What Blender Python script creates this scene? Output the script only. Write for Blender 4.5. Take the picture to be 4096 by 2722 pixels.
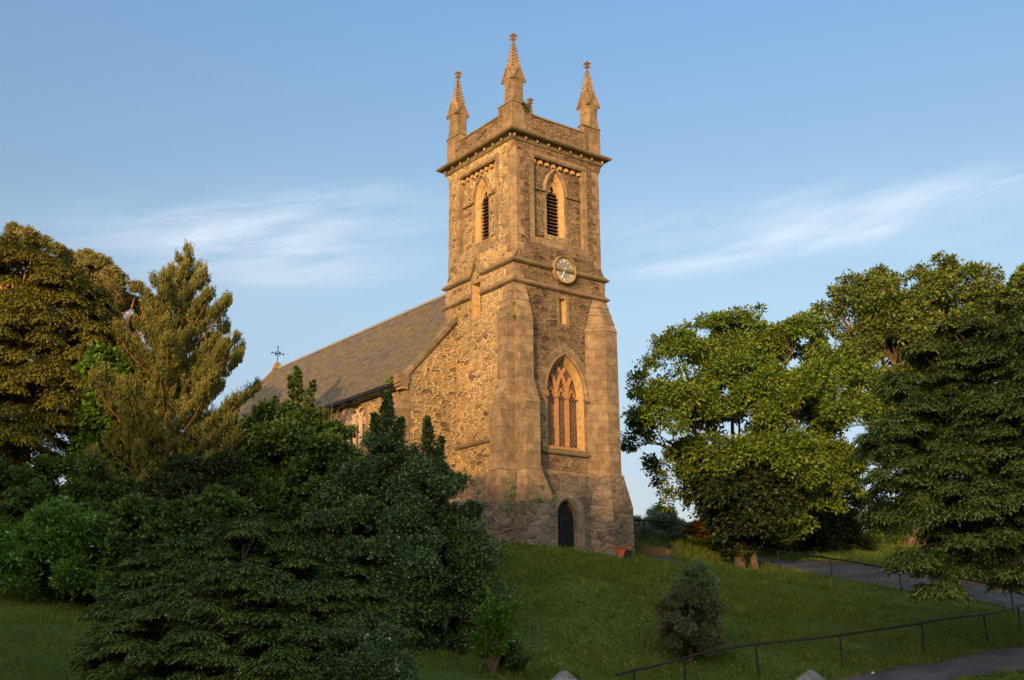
import bpy, math, random
import numpy as np
from mathutils import Vector, geometry
R = math.radians
rng = np.random.default_rng(7)
random.seed(7)
for o in list(bpy.data.objects): bpy.data.objects.remove(o)
scene = bpy.context.scene
COL = scene.collection

# ------------------------------------------------------------------ camera
PITCH, ROLL, FPX = 0.26546, -0.00835, 4428.68
cam_d = bpy.data.cameras.new("camera"); cam = bpy.data.objects.new("camera", cam_d); COL.objects.link(cam)
cam_d.sensor_width = 36; cam_d.lens = FPX * 36 / 4096; cam_d.clip_end = 6000; cam_d.clip_start = 0.1
cf = Vector((0, math.cos(PITCH), math.sin(PITCH))); cr = Vector((1, 0, 0)); cu = cr.cross(cf)
rt = cr * math.cos(ROLL) + cu * math.sin(ROLL); up = -cr * math.sin(ROLL) + cu * math.cos(ROLL)
from mathutils import Matrix
cam.matrix_world = Matrix(((rt.x, up.x, -cf.x, 0), (rt.y, up.y, -cf.y, 0), (rt.z, up.z, -cf.z, 0), (0, 0, 0, 1)))
scene.camera = cam

def at(px, py, Y):
    """a point of the place seen at photo pixel (px,py) standing Y metres in front"""
    d = cf * FPX + rt * (px - 2048) - up * (py - 1361)
    return d * (Y / d.y)
def atd(dx, dy, Y): return at(dx * 1.7363, dy * 1.7363, Y)

# ------------------------------------------------------------------ light
SUN_EL, SUN_AZ = R(10.0), R(197.5)            # azimuth clockwise from +Y
sdir = Vector((math.sin(SUN_AZ) * math.cos(SUN_EL), math.cos(SUN_AZ) * math.cos(SUN_EL), math.sin(SUN_EL)))
sun_d = bpy.data.lights.new("sun", 'SUN'); sun = bpy.data.objects.new("sun", sun_d); COL.objects.link(sun)
sun.rotation_euler = (-sdir).to_track_quat('-Z', 'Y').to_euler()
sun_d.energy = 3.1; sun_d.angle = R(0.55); sun_d.color = (1.0, 0.60, 0.235)

def mk_nodes(nt):
    nt.nodes.clear()
    def N(t, **k):
        n = nt.nodes.new(t)
        for a, b in k.items():
            if a.startswith('i_'):
                n.inputs[int(a[2:])].default_value = b
            else: setattr(n, a, b)
        return n
    def L(a, b): nt.links.new(a, b)
    return N, L
def math_(N, L, op, a, b=None, c=None, clamp=False):
    n = N('ShaderNodeMath', operation=op, use_clamp=clamp)
    for i, v in enumerate((a, b, c)):
        if v is None: continue
        if isinstance(v, (int, float)): n.inputs[i].default_value = v
        else: L(v, n.inputs[i])
    return n.outputs[0]

WEST_FILL = (3.4, 2.7, 1.9, 1)
w = bpy.data.worlds.new("World"); scene.world = w; w.use_nodes = True
N, L = mk_nodes(w.node_tree)
sky = N('ShaderNodeTexSky'); sky.sky_type = 'NISHITA'; sky.sun_disc = False
sky.sun_elevation = SUN_EL; sky.sun_rotation = SUN_AZ
sky.air_density = 1.0; sky.dust_density = 1.0; sky.ozone_density = 2.0
bg = N('ShaderNodeBackground'); bg.inputs[1].default_value = 0.15
tc = N('ShaderNodeTexCoord'); sp = N('ShaderNodeSeparateXYZ'); L(tc.outputs['Generated'], sp.inputs[0])
az = math_(N, L, 'ARCTAN2', sp.outputs[0], sp.outputs[1])
el = math_(N, L, 'ARCSINE', sp.outputs[2])
def gauss(cx, cy, sx, sy, tilt):
    u = math_(N, L, 'SUBTRACT', az, cx); v = math_(N, L, 'SUBTRACT', el, cy)
    v = math_(N, L, 'SUBTRACT', v, math_(N, L, 'MULTIPLY', u, tilt))
    a = math_(N, L, 'POWER', math_(N, L, 'ABSOLUTE', math_(N, L, 'DIVIDE', u, sx)), 2.0)
    b = math_(N, L, 'POWER', math_(N, L, 'ABSOLUTE', math_(N, L, 'DIVIDE', v, sy)), 2.0)
    s = math_(N, L, 'ADD', a, b)
    return math_(N, L, 'EXPONENT', math_(N, L, 'MULTIPLY', s, -1.0))
def band(x0, y0, x1, y1, thick, k):
    a_, b_ = atd(x0, y0, 100.), atd(x1, y1, 100.); f = lambda v: (math.atan2(v.x, v.y), math.asin(v.normalized().z)); (u0, v0), (u1, v1) = f(a_), f(b_)
    return gauss((u0 + u1) / 2, (v0 + v1) / 2, abs(u1 - u0) / 2, thick / 2551, (v1 - v0) / (u1 - u0)), k
gs = [band(260, 560, 980, 520, 85, 1.05), band(200, 520, 700, 500, 45, .4), band(450, 610, 900, 620, 45, .5), band(600, 470, 900, 440, 30, .4),
      band(1480, 622, 1900, 555, 24, .62), band(1560, 545, 2150, 530, 28, .65), band(1850, 492, 2450, 400, 38, .75), band(1450, 530, 2350, 470, 80, .6), band(1400, 610, 1700, 600, 45, .3)]
tot = None
for g, k in gs:
    m = math_(N, L, 'MULTIPLY', g, k); tot = m if tot is None else math_(N, L, 'ADD', tot, m)
cv = N('ShaderNodeCombineXYZ'); L(az, cv.inputs[0]); L(math_(N, L, 'SUBTRACT', el, math_(N, L, 'MULTIPLY', az, .16)), cv.inputs[1])
mp = N('ShaderNodeMapping'); mp.inputs['Scale'].default_value = (5, 30, 1); L(cv.outputs[0], mp.inputs[0])
nz = N('ShaderNodeTexNoise', noise_dimensions='3D'); nz.inputs['Scale'].default_value = 1.3; nz.inputs['Detail'].default_value = 9; nz.inputs['Roughness'].default_value = .62
nz.inputs['Distortion'].default_value = .35
L(mp.outputs[0], nz.inputs['Vector'])
cr_ = N('ShaderNodeMapRange'); cr_.inputs[1].default_value = .30; cr_.inputs[2].default_value = .74; L(nz.outputs['Fac'], cr_.inputs[0])
cm = math_(N, L, 'MULTIPLY', tot, cr_.outputs[0], clamp=True)
cm = math_(N, L, 'MULTIPLY', cm, .62)
tint = N('ShaderNodeMix', data_type='RGBA', blend_type='MULTIPLY'); tint.inputs[0].default_value = 1
L(sky.outputs[0], tint.inputs[6])
# away from the sun the evening sky pales less towards the horizon; the unseen half behind the camera is brightened and warmed as added fill light
er = N('ShaderNodeValToRGB'); er.color_ramp.elements[0].position = 0; er.color_ramp.elements[0].color = (.60, .48, .48, 1)
er.color_ramp.elements[1].position = 1; er.color_ramp.elements[1].color = (1.03, 1.06, 1.07, 1)
for e_, c_ in ((7.1, (.70, .57, .58)), (16.4, (1.07, .90, .79)), (23.7, (1.05, .97, .89)), (31, (1.03, 1.06, 1.07))):
    q_ = er.color_ramp.elements.new(e_ / 60); q_.color = (*c_, 1)
L(math_(N, L, 'DIVIDE', el, R(60)), er.inputs[0])
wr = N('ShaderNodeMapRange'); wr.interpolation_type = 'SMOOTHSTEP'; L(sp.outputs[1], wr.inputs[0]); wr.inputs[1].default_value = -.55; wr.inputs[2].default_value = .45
gl = N('ShaderNodeMix', data_type='RGBA'); L(wr.outputs[0], gl.inputs[0]); gl.inputs[6].default_value = WEST_FILL; L(er.outputs[0], gl.inputs[7])
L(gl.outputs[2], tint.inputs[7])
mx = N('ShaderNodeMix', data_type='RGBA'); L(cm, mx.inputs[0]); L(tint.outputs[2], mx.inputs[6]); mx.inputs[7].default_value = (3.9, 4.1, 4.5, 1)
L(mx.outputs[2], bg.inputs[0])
wo = N('ShaderNodeOutputWorld'); L(bg.outputs[0], wo.inputs[0])

scene.view_settings.view_transform = 'Standard'; scene.view_settings.look = 'None'
scene.view_settings.exposure = 0.75; scene.view_settings.gamma = 1.0
scene.render.engine = 'CYCLES'
scene.cycles.max_bounces = 6; scene.cycles.diffuse_bounces = 3; scene.cycles.transparent_max_bounces = 4
scene.cycles.use_denoising = True

# ------------------------------------------------------------------ tagging
def tag(o, label=None, cat=None, group=None, kind=None):
    if label: o['label'] = label
    if cat: o['category'] = cat
    if group: o['group'] = group
    if kind: o['kind'] = kind
    return o
def empty(name, loc, label, cat, group=None, rz=0):
    o = bpy.data.objects.new(name, None); COL.objects.link(o); o.location = loc; o.rotation_euler = (0, 0, rz)
    o.empty_display_size = .3
    return tag(o, label, cat, group)

# ------------------------------------------------------------------ materials
def ramp(N, stops, interp='LINEAR'):
    r = N('ShaderNodeValToRGB'); cr = r.color_ramp; cr.interpolation = interp
    while len(cr.elements) > 1: cr.elements.remove(cr.elements[-1])
    cr.elements[0].position = stops[0][0]; cr.elements[0].color = (*stops[0][1], 1)
    for p, c in stops[1:]:
        e = cr.elements.new(p); e.color = (*c, 1)
    return r
def mat(name):
    m = bpy.data.materials.new(name); m.use_nodes = True
    N, L = mk_nodes(m.node_tree)
    out = N('ShaderNodeOutputMaterial'); b = N('ShaderNodeBsdfPrincipled'); L(b.outputs[0], out.inputs[0])
    b.inputs['Specular IOR Level'].default_value = .25
    return m, N, L, b, out
def noise(N, L, vec, scale, detail=4, rough=.55, dist=0):
    n = N('ShaderNodeTexNoise'); n.inputs['Scale'].default_value = scale; n.inputs['Detail'].default_value = detail
    n.inputs['Roughness'].default_value = rough; n.inputs['Distortion'].default_value = dist
    if vec is not None: L(vec, n.inputs['Vector'])
    return n
def mixc(N, L, f, a, b, bt='MIX'):
    m = N('ShaderNodeMix', data_type='RGBA', blend_type=bt)
    for i, v in ((0, f), (6, a), (7, b)):
        if isinstance(v, (int, float)): m.inputs[i].default_value = v
        elif isinstance(v, tuple): m.inputs[i].default_value = (*v, 1)
        else: L(v, m.inputs[i])
    return m.outputs[2]
def maprange(N, L, v, a, b, c=0., d=1., smooth=True):
    m = N('ShaderNodeMapRange'); m.interpolation_type = 'SMOOTHSTEP' if smooth else 'LINEAR'
    L(v, m.inputs[0]); m.inputs[1].default_value = a; m.inputs[2].default_value = b; m.inputs[3].default_value = c; m.inputs[4].default_value = d
    return m.outputs[0]

def rubble(name, stones, mortar, sx=2.0, sy=4.0, mw=(.02, .075), mamt=1.0):
    m, N, L, b, out = mat(name)
    uv = N('ShaderNodeUVMap')
    n1 = noise(N, L, uv.outputs[0], 2.3, 4, .6); n2 = noise(N, L, uv.outputs[0], .30, 3)
    off = N('ShaderNodeVectorMath', operation='MULTIPLY_ADD'); L(n1.outputs['Color'], off.inputs[0]); off.inputs[1].default_value = (.34, .20, 0); L(uv.outputs[0], off.inputs[2])
    def layer(sx, sy, rnd):
        mp = N('ShaderNodeMapping'); mp.inputs['Scale'].default_value = (sx, sy, 1); L(off.outputs[0], mp.inputs[0])
        v1 = N('ShaderNodeTexVoronoi', voronoi_dimensions='2D', feature='F1'); v2 = N('ShaderNodeTexVoronoi', voronoi_dimensions='2D', feature='DISTANCE_TO_EDGE')
        for v in (v1, v2): L(mp.outputs[0], v.inputs['Vector']); v.inputs['Scale'].default_value = 1.0; v.inputs['Randomness'].default_value = rnd
        hs = N('ShaderNodeSeparateColor'); L(v1.outputs['Color'], hs.inputs[0]); return hs, v2.outputs['Distance']
    A_, dA = layer(sx, sy, .9); B_, dB = layer(sx * 1.9, sy * 1.7, .95)
    sel = math_(N, L, 'GREATER_THAN', A_.outputs[2], .62)            # some blocks are broken up into small pinnings
    def pick(x, y):
        return math_(N, L, 'ADD', math_(N, L, 'MULTIPLY', x, math_(N, L, 'SUBTRACT', 1.0, sel)), math_(N, L, 'MULTIPLY', y, sel))
    rnd_ = pick(A_.outputs[0], B_.outputs[0]); dist = math_(N, L, 'MINIMUM', dA, math_(N, L, 'ADD', math_(N, L, 'MULTIPLY', dB, .8), math_(N, L, 'SUBTRACT', 1.0, sel)))
    rp = ramp(N, stones); L(rnd_, rp.inputs[0])
    fine = noise(N, L, uv.outputs[0], 11, 6, .6)
    col = mixc(N, L, 1.0, rp.outputs[0], maprange(N, L, fine.outputs['Fac'], .3, .7, .75, 1.25), 'MULTIPLY')
    hue = noise(N, L, uv.outputs[0], 1.7, 3); col = mixc(N, L, maprange(N, L, hue.outputs['Fac'], .45, .65, 0, .35), col, tuple(c * 1.1 for c in stones[-1][1]))
    jw = noise(N, L, uv.outputs[0], 4.2, 4, .65)
    jd = math_(N, L, 'SUBTRACT', dist, math_(N, L, 'MULTIPLY', math_(N, L, 'SUBTRACT', jw.outputs['Fac'], .5), .28))
    msk = math_(N, L, 'MULTIPLY', maprange(N, L, jd, mw[0], mw[1], 1, 0), mamt)
    mcol = mixc(N, L, 1.0, mortar, maprange(N, L, fine.outputs['Fac'], .3, .75, .8, 1.12), 'MULTIPLY')
    col = mixc(N, L, msk, col, mcol)
    col = mixc(N, L, 1.0, col, maprange(N, L, n2.outputs['Fac'], .3, .7, .78, 1.16), 'MULTIPLY')
    sp_ = noise(N, L, uv.outputs[0], 9, 3); lm = maprange(N, L, sp_.outputs['Fac'], .70, .75)
    col = mixc(N, L, math_(N, L, 'MULTIPLY', lm, .6), col, (.55, .50, .40))
    L(col, b.inputs['Base Color']); b.inputs['Roughness'].default_value = .95
    h = math_(N, L, 'ADD', maprange(N, L, jd, .0, .2), math_(N, L, 'MULTIPLY', fine.outputs['Fac'], .6))
    bp = N('ShaderNodeBump'); bp.inputs['Strength'].default_value = .8; bp.inputs['Distance'].default_value = .045
    L(h, bp.inputs['Height']); L(bp.outputs[0], b.inputs['Normal'])
    return m

def dressed(name, c1, c2, course=.34, blk=.62, joint=.5, moss=0.0):
    m, N, L, b, out = mat(name)
    uv = N('ShaderNodeUVMap')
    br = N('ShaderNodeTexBrick'); L(uv.outputs[0], br.inputs['Vector']); br.inputs['Scale'].default_value = 1.0
    br.inputs['Brick Width'].default_value = blk; br.inputs['Row Height'].default_value = course; br.inputs['Mortar Size'].default_value = .012
    br.inputs['Mortar Smooth'].default_value = .4; br.inputs['Bias'].default_value = -.1
    br.inputs['Color1'].default_value = (*c1, 1); br.inputs['Color2'].default_value = (*c2, 1); br.inputs['Mortar'].default_value = tuple(x * .70 for x in c1) + (1,)
    tcn = N('ShaderNodeTexCoord')
    n = noise(N, L, tcn.outputs['Object'], 3.2, 6, .62); f = noise(N, L, tcn.outputs['Object'], 22, 5, .7)
    col = mixc(N, L, 1.0, br.outputs['Color'], maprange(N, L, n.outputs['Fac'], .3, .72, .7, 1.2), 'MULTIPLY')
    col = mixc(N, L, 1.0, col, maprange(N, L, f.outputs['Fac'], .3, .7, .86, 1.12), 'MULTIPLY')
    li = maprange(N, L, f.outputs['Fac'], .70, .76)
    col = mixc(N, L, math_(N, L, 'MULTIPLY', li, .5), col, (.62, .6, .52))
    if moss:
        col = mixc(N, L, math_(N, L, 'MULTIPLY', maprange(N, L, n.outputs['Fac'], .45, .6), moss), col, (.12, .11, .04))
    big = noise(N, L, tcn.outputs['Object'], .7, 4, .6); col = mixc(N, L, 1.0, col, maprange(N, L, big.outputs['Fac'], .35, .65, .78, 1.12), 'MULTIPLY')
    L(col, b.inputs['Base Color']); b.inputs['Roughness'].default_value = .92
    bp = N('ShaderNodeBump'); bp.inputs['Strength'].default_value = .5; bp.inputs['Distance'].default_value = .015
    h = math_(N, L, 'SUBTRACT', f.outputs['Fac'], math_(N, L, 'MULTIPLY', br.outputs['Fac'], 1.0))
    L(h, bp.inputs['Height']); L(bp.outputs[0], b.inputs['Normal'])
    return m
def plain(name, col, rough=.8, var=.25, scale=6, metal=0, bump=.3):
    m, N, L, b, out = mat(name)
    tcn = N('ShaderNodeTexCoord'); n = noise(N, L, tcn.outputs['Object'], scale, 6, .65)
    c = mixc(N, L, 1.0, col, maprange(N, L, n.outputs['Fac'], .3, .7, 1 - var, 1 + var), 'MULTIPLY')
    L(c, b.inputs['Base Color']); b.inputs['Roughness'].default_value = rough; b.inputs['Metallic'].default_value = metal
    if bump:
        bp = N('ShaderNodeBump'); bp.inputs['Strength'].default_value = bump; bp.inputs['Distance'].default_value = .02; L(n.outputs['Fac'], bp.inputs['Height']); L(bp.outputs[0], b.inputs['Normal'])
    return m

M = {}
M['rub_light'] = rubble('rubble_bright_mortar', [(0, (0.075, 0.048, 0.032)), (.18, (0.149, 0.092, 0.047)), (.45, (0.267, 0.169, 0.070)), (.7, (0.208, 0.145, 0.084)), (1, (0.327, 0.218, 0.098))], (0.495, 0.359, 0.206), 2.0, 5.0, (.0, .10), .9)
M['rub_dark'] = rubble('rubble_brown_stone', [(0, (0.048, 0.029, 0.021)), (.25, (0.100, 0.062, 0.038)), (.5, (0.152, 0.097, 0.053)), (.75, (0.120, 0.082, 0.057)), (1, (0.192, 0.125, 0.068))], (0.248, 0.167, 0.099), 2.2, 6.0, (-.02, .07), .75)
M['rub_base'] = rubble('rubble_weathered_base', [(0, (.065, .048, .038)), (.3, (.095, .07, .053)), (.6, (.125, .094, .072)), (1, (.155, .12, .095))], (.175, .137, .108), 2.0, 4.2, (-.03, .05), .6)
M['dressed'] = dressed('dressed_sandstone', (0.207, 0.138, 0.082), (0.264, 0.181, 0.107))
M['buttress'] = dressed('buttress_ashlar', (0.167, 0.112, 0.070), (0.238, 0.163, 0.101), .36, .75)
M['pinnacle'] = dressed('pinnacle_stone', (0.180, 0.119, 0.070), (0.211, 0.145, 0.085), .5, 1.2)
M['cornice'] = dressed('mossy_cornice_stone', (0.162, 0.115, 0.068), (0.187, 0.136, 0.081), .6, 1.0, moss=.6)
M['warm'] = plain('warm_sandstone_reveal', (0.340, 0.217, 0.098), .9, .25, 5)
M['pale'] = dressed('pale_door_surround', (.165, .135, .10), (.20, .165, .12), .38, .6)
M['tracery'] = plain('orange_brown_tracery', (.33, .165, .075), .85, .2, 8)
M['nave_tracery'] = plain('pink_buff_tracery', (.50, .36, .25), .85, .2, 8)
M['gold'] = plain('weathered_gilt_clock_rim', (.22, .14, .055), .8, .4, 6)
M['clockface'] = plain('slate_brown_dial', (.19, .165, .17), .6, .12, 5, bump=0)
M['cream'] = plain('cream_paint', (.62, .60, .45), .6, .1, 9, bump=0)
M['louvre'] = plain('dark_brown_louvre_board', (.085, .045, .045), .7, .3, 7)
M['black'] = plain('black_paint', (.012, .012, .014), .45, .3, 12, bump=.1)
M['door'] = plain('black_door_boards', (.0065, .006, .008), .85, .5, 16, bump=.3)
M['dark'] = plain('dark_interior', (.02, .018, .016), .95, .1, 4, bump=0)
M['lead'] = plain('lead_grey', (.19, .18, .17), .7, .2, 8)
M['bark'] = plain('bark', (.085, .06, .042), .95, .4, 6, bump=.8)
M['bark_pine'] = plain('red_pine_bark', (.30, .15, .075), .95, .35, 6, bump=.8)
M['bark_dark'] = plain('dark_bark', (.055, .04, .03), .95, .4, 6, bump=.8)
M['iron'] = plain('black_handrail_paint', (.009, .008, .010), .6, .3, 14, bump=.05)

def glass_mat(name, base, line, dens):
    m, N, L, b, out = mat(name)
    uv = N('ShaderNodeUVMap'); s = N('ShaderNodeSeparateXYZ'); L(uv.outputs[0], s.inputs[0])
    def tri(sign):
        a = math_(N, L, 'ADD', math_(N, L, 'MULTIPLY', s.outputs[0], dens * 1.7), math_(N, L, 'MULTIPLY', s.outputs[1], dens * sign))
        f = math_(N, L, 'FRACT', a); return math_(N, L, 'ABSOLUTE', math_(N, L, 'SUBTRACT', f, .5))
    k = math_(N, L, 'MAXIMUM', tri(1), tri(-1)); lm = maprange(N, L, k, .41, .45)
    n = noise(N, L, uv.outputs[0], 3, 3)
    c = mixc(N, L, maprange(N, L, n.outputs['Fac'], .35, .65), base, tuple(x * .5 for x in base))
    L(mixc(N, L, lm, c, line), b.inputs['Base Color']); L(maprange(N, L, lm, 0, 1, .45, .8), b.inputs['Roughness'])
    b.inputs['Specular IOR Level'].default_value = .18
    bp = N('ShaderNodeBump'); bp.inputs['Strength'].default_value = .25; bp.inputs['Distance'].default_value = .02; L(n.outputs['Fac'], bp.inputs['Height']); L(bp.outputs[0], b.inputs['Normal'])
    return m
M['glass'] = glass_mat('leaded_glass', (.085, .036, .02), (.24, .15, .09), 3.6)
M['glass2'] = glass_mat('nave_leaded_glass', (.06, .045, .04), (.22, .18, .15), 4.5)

def slate_mat():
    m, N, L, b, out = mat('roof_slates')
    uv = N('ShaderNodeUVMap'); br = N('ShaderNodeTexBrick'); L(uv.outputs[0], br.inputs['Vector'])
    br.inputs['Scale'].default_value = 1; br.inputs['Brick Width'].default_value = .30; br.inputs['Row Height'].default_value = .20
    br.inputs['Mortar Size'].default_value = .010; br.inputs['Color1'].default_value = (.075, .056, .050, 1); br.inputs['Color2'].default_value = (.15, .112, .090, 1); br.inputs['Mortar'].default_value = (.03, .026, .028, 1)
    n = noise(N, L, uv.outputs[0], .45, 4); n2 = noise(N, L, uv.outputs[0], 2.6, 5, .7)
    mp = N('ShaderNodeMapping'); mp.inputs['Scale'].default_value = (1.0, 3.2, 1); L(uv.outputs[0], mp.inputs[0]); n3 = noise(N, L, mp.outputs[0], 2.2, 2)
    moss = math_(N, L, 'MULTIPLY', maprange(N, L, n.outputs['Fac'], .34, .56), maprange(N, L, n2.outputs['Fac'], .32, .62))
    c = mixc(N, L, math_(N, L, 'MULTIPLY', moss, .85), br.outputs['Color'], (.135, .105, .035))
    c = mixc(N, L, math_(N, L, 'MULTIPLY', maprange(N, L, n3.outputs['Fac'], .68, .74), .8), c, (.40, .34, .32))
    c = mixc(N, L, 1.0, c, maprange(N, L, n2.outputs['Fac'], .3, .7, .75, 1.25), 'MULTIPLY')
    L(c, b.inputs['Base Color']); b.inputs['Roughness'].default_value = .8
    sp_ = N('ShaderNodeSeparateXYZ'); L(uv.outputs[0], sp_.inputs[0])
    saw = math_(N, L, 'FRACT', math_(N, L, 'DIVIDE', sp_.outputs[1], .20))
    h = math_(N, L, 'SUBTRACT', math_(N, L, 'SUBTRACT', 1.0, saw), br.outputs['Fac'])
    bp = N('ShaderNodeBump'); bp.inputs['Strength'].default_value = .8; bp.inputs['Distance'].default_value = .03; L(h, bp.inputs['Height']); L(bp.outputs[0], b.inputs['Normal'])
    return m
M['slate'] = slate_mat()

def leafmat(name, cols, trans=.25, gloss=.0, rough=.5, gain=(1.2, 1.15, 1.0)):
    """cols: list of (pos,colour) over the per-leaf random value"""
    cols = [(p, tuple(min(.6, a * g) for a, g in zip(c, gain))) for p, c in cols]
    m = bpy.data.materials.new(name); m.use_nodes = True
    N, L = mk_nodes(m.node_tree); out = N('ShaderNodeOutputMaterial')
    at_ = N('ShaderNodeAttribute'); at_.attribute_name = 'rnd'
    tcn = N('ShaderNodeTexCoord'); n = noise(N, L, tcn.outputs['Object'], .9, 2)
    f = math_(N, L, 'ADD', math_(N, L, 'MULTIPLY', at_.outputs['Fac'], .75), math_(N, L, 'MULTIPLY', math_(N, L, 'SUBTRACT', n.outputs['Fac'], .35), .8), clamp=True)
    rp = ramp(N, cols); L(f, rp.inputs[0])
    b = N('ShaderNodeBsdfPrincipled'); L(rp.outputs[0], b.inputs['Base Color']); b.inputs['Roughness'].default_value = rough; b.inputs['Specular IOR Level'].default_value = gloss
    t = N('ShaderNodeBsdfTranslucent'); L(rp.outputs[0], t.inputs[0])
    mx = N('ShaderNodeMixShader'); mx.inputs[0].default_value = trans; L(b.outputs[0], mx.inputs[1]); L(t.outputs[0], mx.inputs[2]); L(mx.outputs[0], out.inputs[0])
    return m

# ------------------------------------------------------------------ mesh builder
class MB:
    def __init__(s): s.v = []; s.f = []; s.m = []; s.mats = []
    def mi(s, key):
        if key not in s.mats: s.mats.append(key)
        return s.mats.index(key)
    def face(s, pts, key):
        i = len(s.v); s.v.extend([tuple(p) for p in pts]); s.f.append(list(range(i, i + len(pts)))); s.m.append(s.mi(key))
    def box(s, x0, x1, y0, y1, z0, z1, key):
        P = [(x, y, z) for z in (z0, z1) for x, y in ((x0, y0), (x1, y0), (x1, y1), (x0, y1))]
        for q in ((3, 2, 1, 0), (4, 5, 6, 7), (0, 1, 5, 4), (1, 2, 6, 5), (2, 3, 7, 6), (3, 0, 4, 7)): s.face([P[k] for k in q], key)
    def hexa(s, P, key):      # 8 points, bottom loop then top loop (counter-clockwise from above)
        for q in ((3, 2, 1, 0), (4, 5, 6, 7), (0, 1, 5, 4), (1, 2, 6, 5), (2, 3, 7, 6), (3, 0, 4, 7)): s.face([P[k] for k in q], key)
    def loft(s, rings, key, caps=True):
        for a, b in zip(rings[:-1], rings[1:]):
            n = len(a)
            for i in range(n):
                j = (i + 1) % n
                s.face([a[i], a[j], b[j], b[i]], key)
        if caps:
            s.face(list(reversed(rings[0])), key); s.face(rings[-1], key)
    def tube(s, pts, rad, key, n=8, caps=True):
        pts = [Vector(p) for p in pts]; rings = []
        if isinstance(rad, (int, float)): rad = [rad] * len(pts)
        prev = None
        for i, p in enumerate(pts):
            d = (pts[min(i + 1, len(pts) - 1)] - pts[max(i - 1, 0)]).normalized()
            if prev is None: a = d.orthogonal().normalized()
            else:
                a = (prev - d * prev.dot(d)); a = a.normalized() if a.length > 1e-5 else d.orthogonal().normalized()
            prev = a; b = d.cross(a)
            rings.append([p + (a * math.cos(2 * math.pi * k / n) + b * math.sin(2 * math.pi * k / n)) * rad[i] for k in range(n)])
        s.loft(rings, key, caps)
    def build(s, name, parent=None, off=(0, 0, 0), smooth=False):
        me = bpy.data.meshes.new(name); me.from_pydata(s.v, [], s.f)
        for k in s.mats: me.materials.append(M[k])
        me.polygons.foreach_set('material_index', s.m)
        uvl = me.uv_layers.new(name='UVMap'); uv = np.zeros((len(me.loops), 2), np.float32)
        for p in me.polygons:
            n = p.normal
            if abs(n.z) > .92: U, V = Vector((1, 0, 0)), Vector((0, 1, 0))
            else:
                U = Vector((-n.y, n.x, 0)).normalized(); V = n.cross(U)
                if V.z < 0: V = -V
                if abs(U.x) > abs(U.y):
                    if U.x < 0: U = -U
                elif U.y < 0: U = -U
            for li in p.loop_indices:
                c = me.vertices[me.loops[li].vertex_index].co
                uv[li] = (c.dot(U) + (37.3 if abs(n.x) > abs(n.y) else 0), c.z if abs(n.z) < .35 else c.dot(V))
        uvl.data.foreach_set('uv', uv.ravel())
        if smooth: me.polygons.foreach_set('use_smooth', [True] * len(me.polygons))
        o = bpy.data.objects.new(name, me); COL.objects.link(o)
        if parent: o.parent = parent
        o.location = off
        return o

class Leaves:
    """collects leaf quads in numpy"""
    def __init__(s): s.P = []; s.D = []; s.S = []; s.F = []; s.rnd = []
    def add(s, P, D, Nn, Ln, Wd, rnd=None, fold=.18):
        D = D / (np.linalg.norm(D, axis=1, keepdims=True) + 1e-9)
        S = np.cross(D, Nn); S /= (np.linalg.norm(S, axis=1, keepdims=True) + 1e-9); U = np.cross(S, D)
        Ln = np.broadcast_to(Ln, (len(P),))[:, None]; Wd = np.broadcast_to(Wd, (len(P),))[:, None]
        v = np.stack([P, P + D * Ln * .45 + S * Wd * .5 + U * Wd * fold, P + D * Ln - U * Ln * .08, P + D * Ln * .45 - S * Wd * .5 + U * Wd * fold], 1)
        s.P.append(v); s.rnd.append(rng.random(len(P)) if rnd is None else rnd)
    def build(s, name, key, parent=None, off=(0, 0, 0)):
        V = np.concatenate(s.P).astype(np.float32); n = len(V); r = np.concatenate(s.rnd).astype(np.float32)
        V = V - np.array(off, np.float32)
        me = bpy.data.meshes.new(name); me.vertices.add(4 * n); me.vertices.foreach_set('co', V.ravel())
        me.loops.add(4 * n); me.loops.foreach_set('vertex_index', np.arange(4 * n, dtype=np.int32))
        me.polygons.add(n); me.polygons.foreach_set('loop_start', np.arange(0, 4 * n, 4, dtype=np.int32))
        me.update(calc_edges=True)
        a = me.attributes.new('rnd', 'FLOAT', 'FACE'); a.data.foreach_set('value', r)
        me.materials.append(M[key])
        o = bpy.data.objects.new(name, me); COL.objects.link(o)
        if parent: o.parent = parent
        else: o.location = off
        return o
def unit(n):
    v = rng.normal(size=(n, 3)); return v / np.linalg.norm(v, axis=1, keepdims=True)

# ------------------------------------------------------------------ terrain
TO = Vector((0.1033, 45.7529, 0)); TA = 0.92076
EX = Vector((math.sin(TA), math.cos(TA), 0)); EY = Vector((-math.cos(TA), math.sin(TA), 0))
def tl(x, y, z=0): return TO + EX * x + EY * y + Vector((0, 0, z))
ctrl = []
def cp(p, z=None): ctrl.append((p[0], p[1], p[2] if z is None else z))
for l in ((-1.3, -1.3, 3.55), (0.5, -1.4, 3.6), (2.5, -.6, 3.45), (6.2, -1.0, 3.35), (6.2, 3, 3.7), (0, 5.3, 3.9), (-3.6, 5, 3.8), (-3, 17, 4.2), (-3, 29, 4.3), (8, 29, 4.6), (9, 12, 4.3), (5.3, 5.3, 4.0)): cp(tl(*l))
RAILP = [(3.0, 34.2, -2.05), (3.74, 35.0, -1.84), (5.23, 35.5, -1.55), (7.62, 36.3, -1.2), (10.33, 36.4, -.9), (13.5, 37.9, -.5), (16.7, 40.0, -.17), (19.2, 42.6, .22), (20.35, 45.2, .58), (20.1, 47.2, 1.1), (18.5, 48.7, 1.6), (16.55, 50.5, 2.06), (15.0, 54.6, 2.75), (13.4, 58.5, 3.45), (11.4, 60.8, 4.45), (9.1, 62.5, 5.25), (6.8, 63.6, 5.65)]
for p in RAILP: cp(p)
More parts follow.
